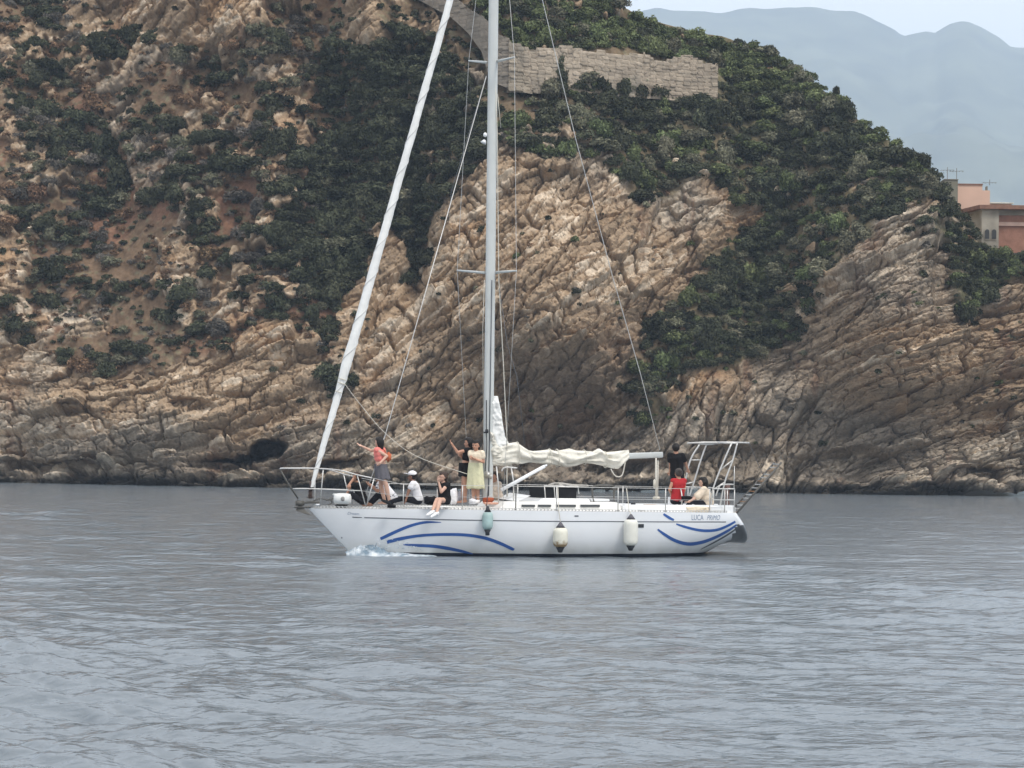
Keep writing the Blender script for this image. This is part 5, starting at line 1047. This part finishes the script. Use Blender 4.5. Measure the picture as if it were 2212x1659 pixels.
person('woman in cream top and long pale yellow skirt standing against the mast, arms folded', (1190, 1114, -.3), (1189, 1173, -.3), (-.45, -.9), ((1207, 1146, -.4), (1188, 1148, -.5)), ((1178, 1146, -.35), (1194, 1150, -.5)),
       ((1193, 1214, -.3), (1195, 1251, -.3)), ((1184, 1214, -.3), (1184, 1251, -.3)), 'tan', 'black', 'cream', None, sleeve=.4, skirt=('yellow', 1157, 1222, .185, .23), hairlen=.10, shoes=shoe_w)
person('person in beige clothes crouching on deck just right of the mast foot', (1236, 1192, .45), (1243, 1245, .45), (-.7, -.5), ((1235, 1226, .3), (1228, 1238, .3)), ((1232, 1228, .6), (1226, 1240, .6)),
       ((1228, 1228, .3), (1230, 1256, .3)), ((1224, 1230, .6), (1226, 1257, .6)), 'tan', 'brown', 'beige', 'beige', sleeve=.9)
person('person in black t-shirt standing in the cockpit seen from behind', (1690, 1121, .45), (1693, 1188, .45), (.1, 1), ((1676, 1163, .5), (1674, 1184, .7)), ((1716, 1163, .5), (1722, 1182, .7)),
       ((1686, 1232, .5), (1685, 1268, .5)), ((1700, 1232, .5), (1700, 1268, .5)), 'tan', 'black', 'black', 'navy', sleeve=.5, shoes=shoe_d)
person('person in red sleeveless top with hair in a bun sitting at the steering wheel', (1696, 1184, -.25), (1694, 1250, -.25), (-.35, .9), ((1674, 1224, -.3), (1680, 1240, -.1)), ((1711, 1224, -.3), (1706, 1242, -.1)),
       ((1676, 1252, .05), (1672, 1276, .1)), ((1702, 1252, .1), (1700, 1276, .15)), 'tan', 'grey', 'red', 'navy', sleeve=0, bun=True)
person('long haired person in loose cream shirt sitting on the stern deck holding a bag', (1757, 1206, -.8), (1766, 1259, -.8), (-1, .1), ((1744, 1242, -1.0), (1726, 1252, -1.0)), ((1742, 1240, -.6), (1724, 1250, -.6)),
       ((1728, 1252, -.95), (1712, 1273, -.95)), ((1728, 1252, -.65), (1714, 1272, -.65)), 'light', 'black', 'shirtcream', 'navy', sleeve=.95, hairlen=.18, fat=2.0)
# strap of the woman's bag
bm = bmesh.new(); c = P3((962, 1140, -.35)); box(bm, c + Vector((.09, .06, -.02)), (.13, .16, .24), bev=.04); tube(bm, smoothline([P3((952, 1121, -.40)), P3((962, 1126, -.42)), P3((966, 1140, -.42)), P3((968, 1152, -.38))], 4), .014, 6)
o = link('backpack', None, loc=c); tag(o, 'small orange red bag on the back of the woman in pink', 'bag'); tobj('bag_body', bm, cl('orange_bag', (.55, .16, .08)), o, c)

# ------------------------------------------------------------------ loose things on deck
def thing(name, label, cat, u, v, w): p = P3((u, v, w)); o = link(name, None, loc=p); tag(o, label, cat); return o, p
o, p = thing('buoy', 'fat white drum buoy with grey hub lying on the foredeck', 'buoy', 856, 1261, -.2)
bm = bmesh.new(); ax = (AFT * .9 - FAR * .35).normalized(); c = p + UP * .135; tube(bm, [c - ax * .21, c - ax * .19, c - ax * .10, c + ax * .10, c + ax * .19, c + ax * .21], [.07, .12, .135, .135, .12, .07], 20); tobj('body', bm, wcloth, o, p)
bm = bmesh.new(); q = c - FAR * .12 - AFT * .02; ball(bm, q, .06, 1, .5, 1); tobj('hub', bm, mat('grey_hub', (.28, .27, .26), .6, .3), o, p)
bm = bmesh.new(); box(bm, c - ax * .17 + UP * .10, (.16, .12, .05), bev=.02); tobj('handle', bm, wcloth, o, p)
def lump(name, label, cat, u0, u1, v0, v1, w, th, m, seed=1):
    a, b = P3((u0, v1, w)), P3((u1, v0, w)); c = (a + b) / 2; bm = bmesh.new(); q = bmesh.ops.create_icosphere(bm, subdivisions=4, radius=1)['verts']
    sx, sz = abs(b.x - a.x) / 2, abs(b.z - a.z) / 2
    for v in q:
        k = 1 + .16 * float(vnoise(v.co.x * 2.3, v.co.y * 2.3, v.co.z * 2.3, seed)) + .07 * float(vnoise(v.co.x * 6, v.co.y * 6, v.co.z * 6, seed + 1)); n_ = v.co.copy()
        v.co = Vector((math.copysign(abs(n_.x) ** .7, n_.x) * sx, math.copysign(abs(n_.y) ** .7, n_.y) * th, math.copysign(abs(n_.z) ** .6, n_.z) * sz)) * k
    o = bobj(name, bm, m, boat); o.parent = None; o.location = c; tag(o, label, cat); return o
lump('bag', 'black shoulder bag lying beside the woman in the black dress', 'bag', 1060, 1092, 1241, 1261, -.95, .16, CL['black'], 3)
lump('bag', 'rust red bag lying at the foot of the mast', 'bag', 1207, 1234, 1243, 1257, -.35, .16, redm, 5)
lump('bag', 'black bag on the lap of the person in the loose cream shirt', 'bag', 1703, 1730, 1240, 1252, -.8, .14, CL['black'], 7)
lump('towel', 'white towel heaped on the deck in front of the standing women', 'towel', 1172, 1190, 1246, 1260, -.9, .12, CL['white'], 9)
lump('towel', 'white cloth spread along the deck edge above the name on the stern', 'cloth', 1712, 1772, 1266, 1282, -1.15, .10, CL['cream'], 11)
lump('towel', 'orange and white towel lying flat right of the mast foot', 'towel', 1208, 1246, 1256, 1261, -.9, .12, cl('orange_towel', (.68, .38, .28)), 13)
lump('bag', 'white bag standing behind the woman in the black dress', 'bag', 1124, 1144, 1222, 1260, .1, .13, CL['white'], 15)
lump('bag', 'pale grey bag standing between the white bag and the standing women', 'bag', 1144, 1156, 1228, 1260, .3, .1, CL['lilac'], 17)
lump('shoes', 'pair of dark shoes left on the deck near the seated man in white', 'shoes', 968, 990, 1262, 1270, -.9, .07, CL['black'], 19)

# ------------------------------------------------------------------ bow wave
foam_m = mat('foam', (.84, .87, .89), .7, .3, var=.12, vscale=7, bump=1, bscale=30)
t_ = foam_m.node_tree; n_ = t_.nodes; pb = n_['Principled BSDF']; co_ = n_.new('ShaderNodeTexCoord'); no_ = n_.new('ShaderNodeTexNoise'); no_.inputs['Scale'].default_value = 4.5; no_.inputs['Detail'].default_value = 4; t_.links.new(co_.outputs['Object'], no_.inputs[0])
r_ = n_.new('ShaderNodeValToRGB'); r_.color_ramp.elements[0].position = .38; r_.color_ramp.elements[0].color = (.22, .30, .37, 1); r_.color_ramp.elements[1].position = .60; r_.color_ramp.elements[1].color = (.80, .84, .87, 1); t_.links.new(no_.outputs[0], r_.inputs[0]); t_.links.new(r_.outputs[0], pb.inputs['Base Color'])
bm = bmesh.new(); xw = kp[2].x; prev = None; g_ = np.random.default_rng(3)
def side_y(x, z=.04):
    p, _, _, _ = HBVH.ray_cast(Vector((x, -4, z)), Vector((0, 1, 0))); return p.y if p else -.02
NW = 150
for i in range(NW):
    f_ = i / (NW - 1); x = xw - .08 + 2.0 * f_; yb = side_y(x, .10)
    hh = .26 * float(sstep(0, .16, f_) * (1 - sstep(.20, .52, f_))) + .05 * float(1 - sstep(.5, 1, f_)) + .012; row = []
    for j in range(19):
        q = j / 18; y = yb + .06 - (.14 + .75 * f_) * q; prof = (1 - q) ** 1.2 * (1 + .6 * math.sin(q * 3.1)); n_ = float(vnoise(x * 5, q * 4, 0, 5)) * .32 + float(vnoise(x * 16, q * 10, 0, 6)) * .30 + float(vnoise(x * 40, q * 22, 0, 7)) * .2
        row.append(bm.verts.new((x, y + .03 * n_, max(-.02, hh * prof * (1 + n_)) - (.03 if j == 18 else 0))))
    if prev:
        for j in range(18): bm.faces.new((prev[j], prev[j + 1], row[j + 1], row[j]))
    prev = row
for k in range(260):
    f_ = g_.beta(2.4, 4.2); x = xw + .05 + 2.1 * f_; yb = side_y(x, .15)
    hh = .30 * float(sstep(0, .3, f_) * (1 - sstep(.4, 1.0, f_))) + .03; z = hh * g_.uniform(.5, 1.25); y = yb - abs(g_.normal(.05, .08)) - .01
    bmesh.ops.create_icosphere(bm, subdivisions=1, radius=float(g_.uniform(.004, .014)), matrix=Matrix.Translation((x, y, z)))
o = bobj('bow_foam', bm, foam_m, boat); o.parent = None; o.location = BO; o.rotation_euler = (0, 0, -PSI); tag(o, 'white foam and spray thrown up where the bow cuts the water', 'foam', kind='stuff')
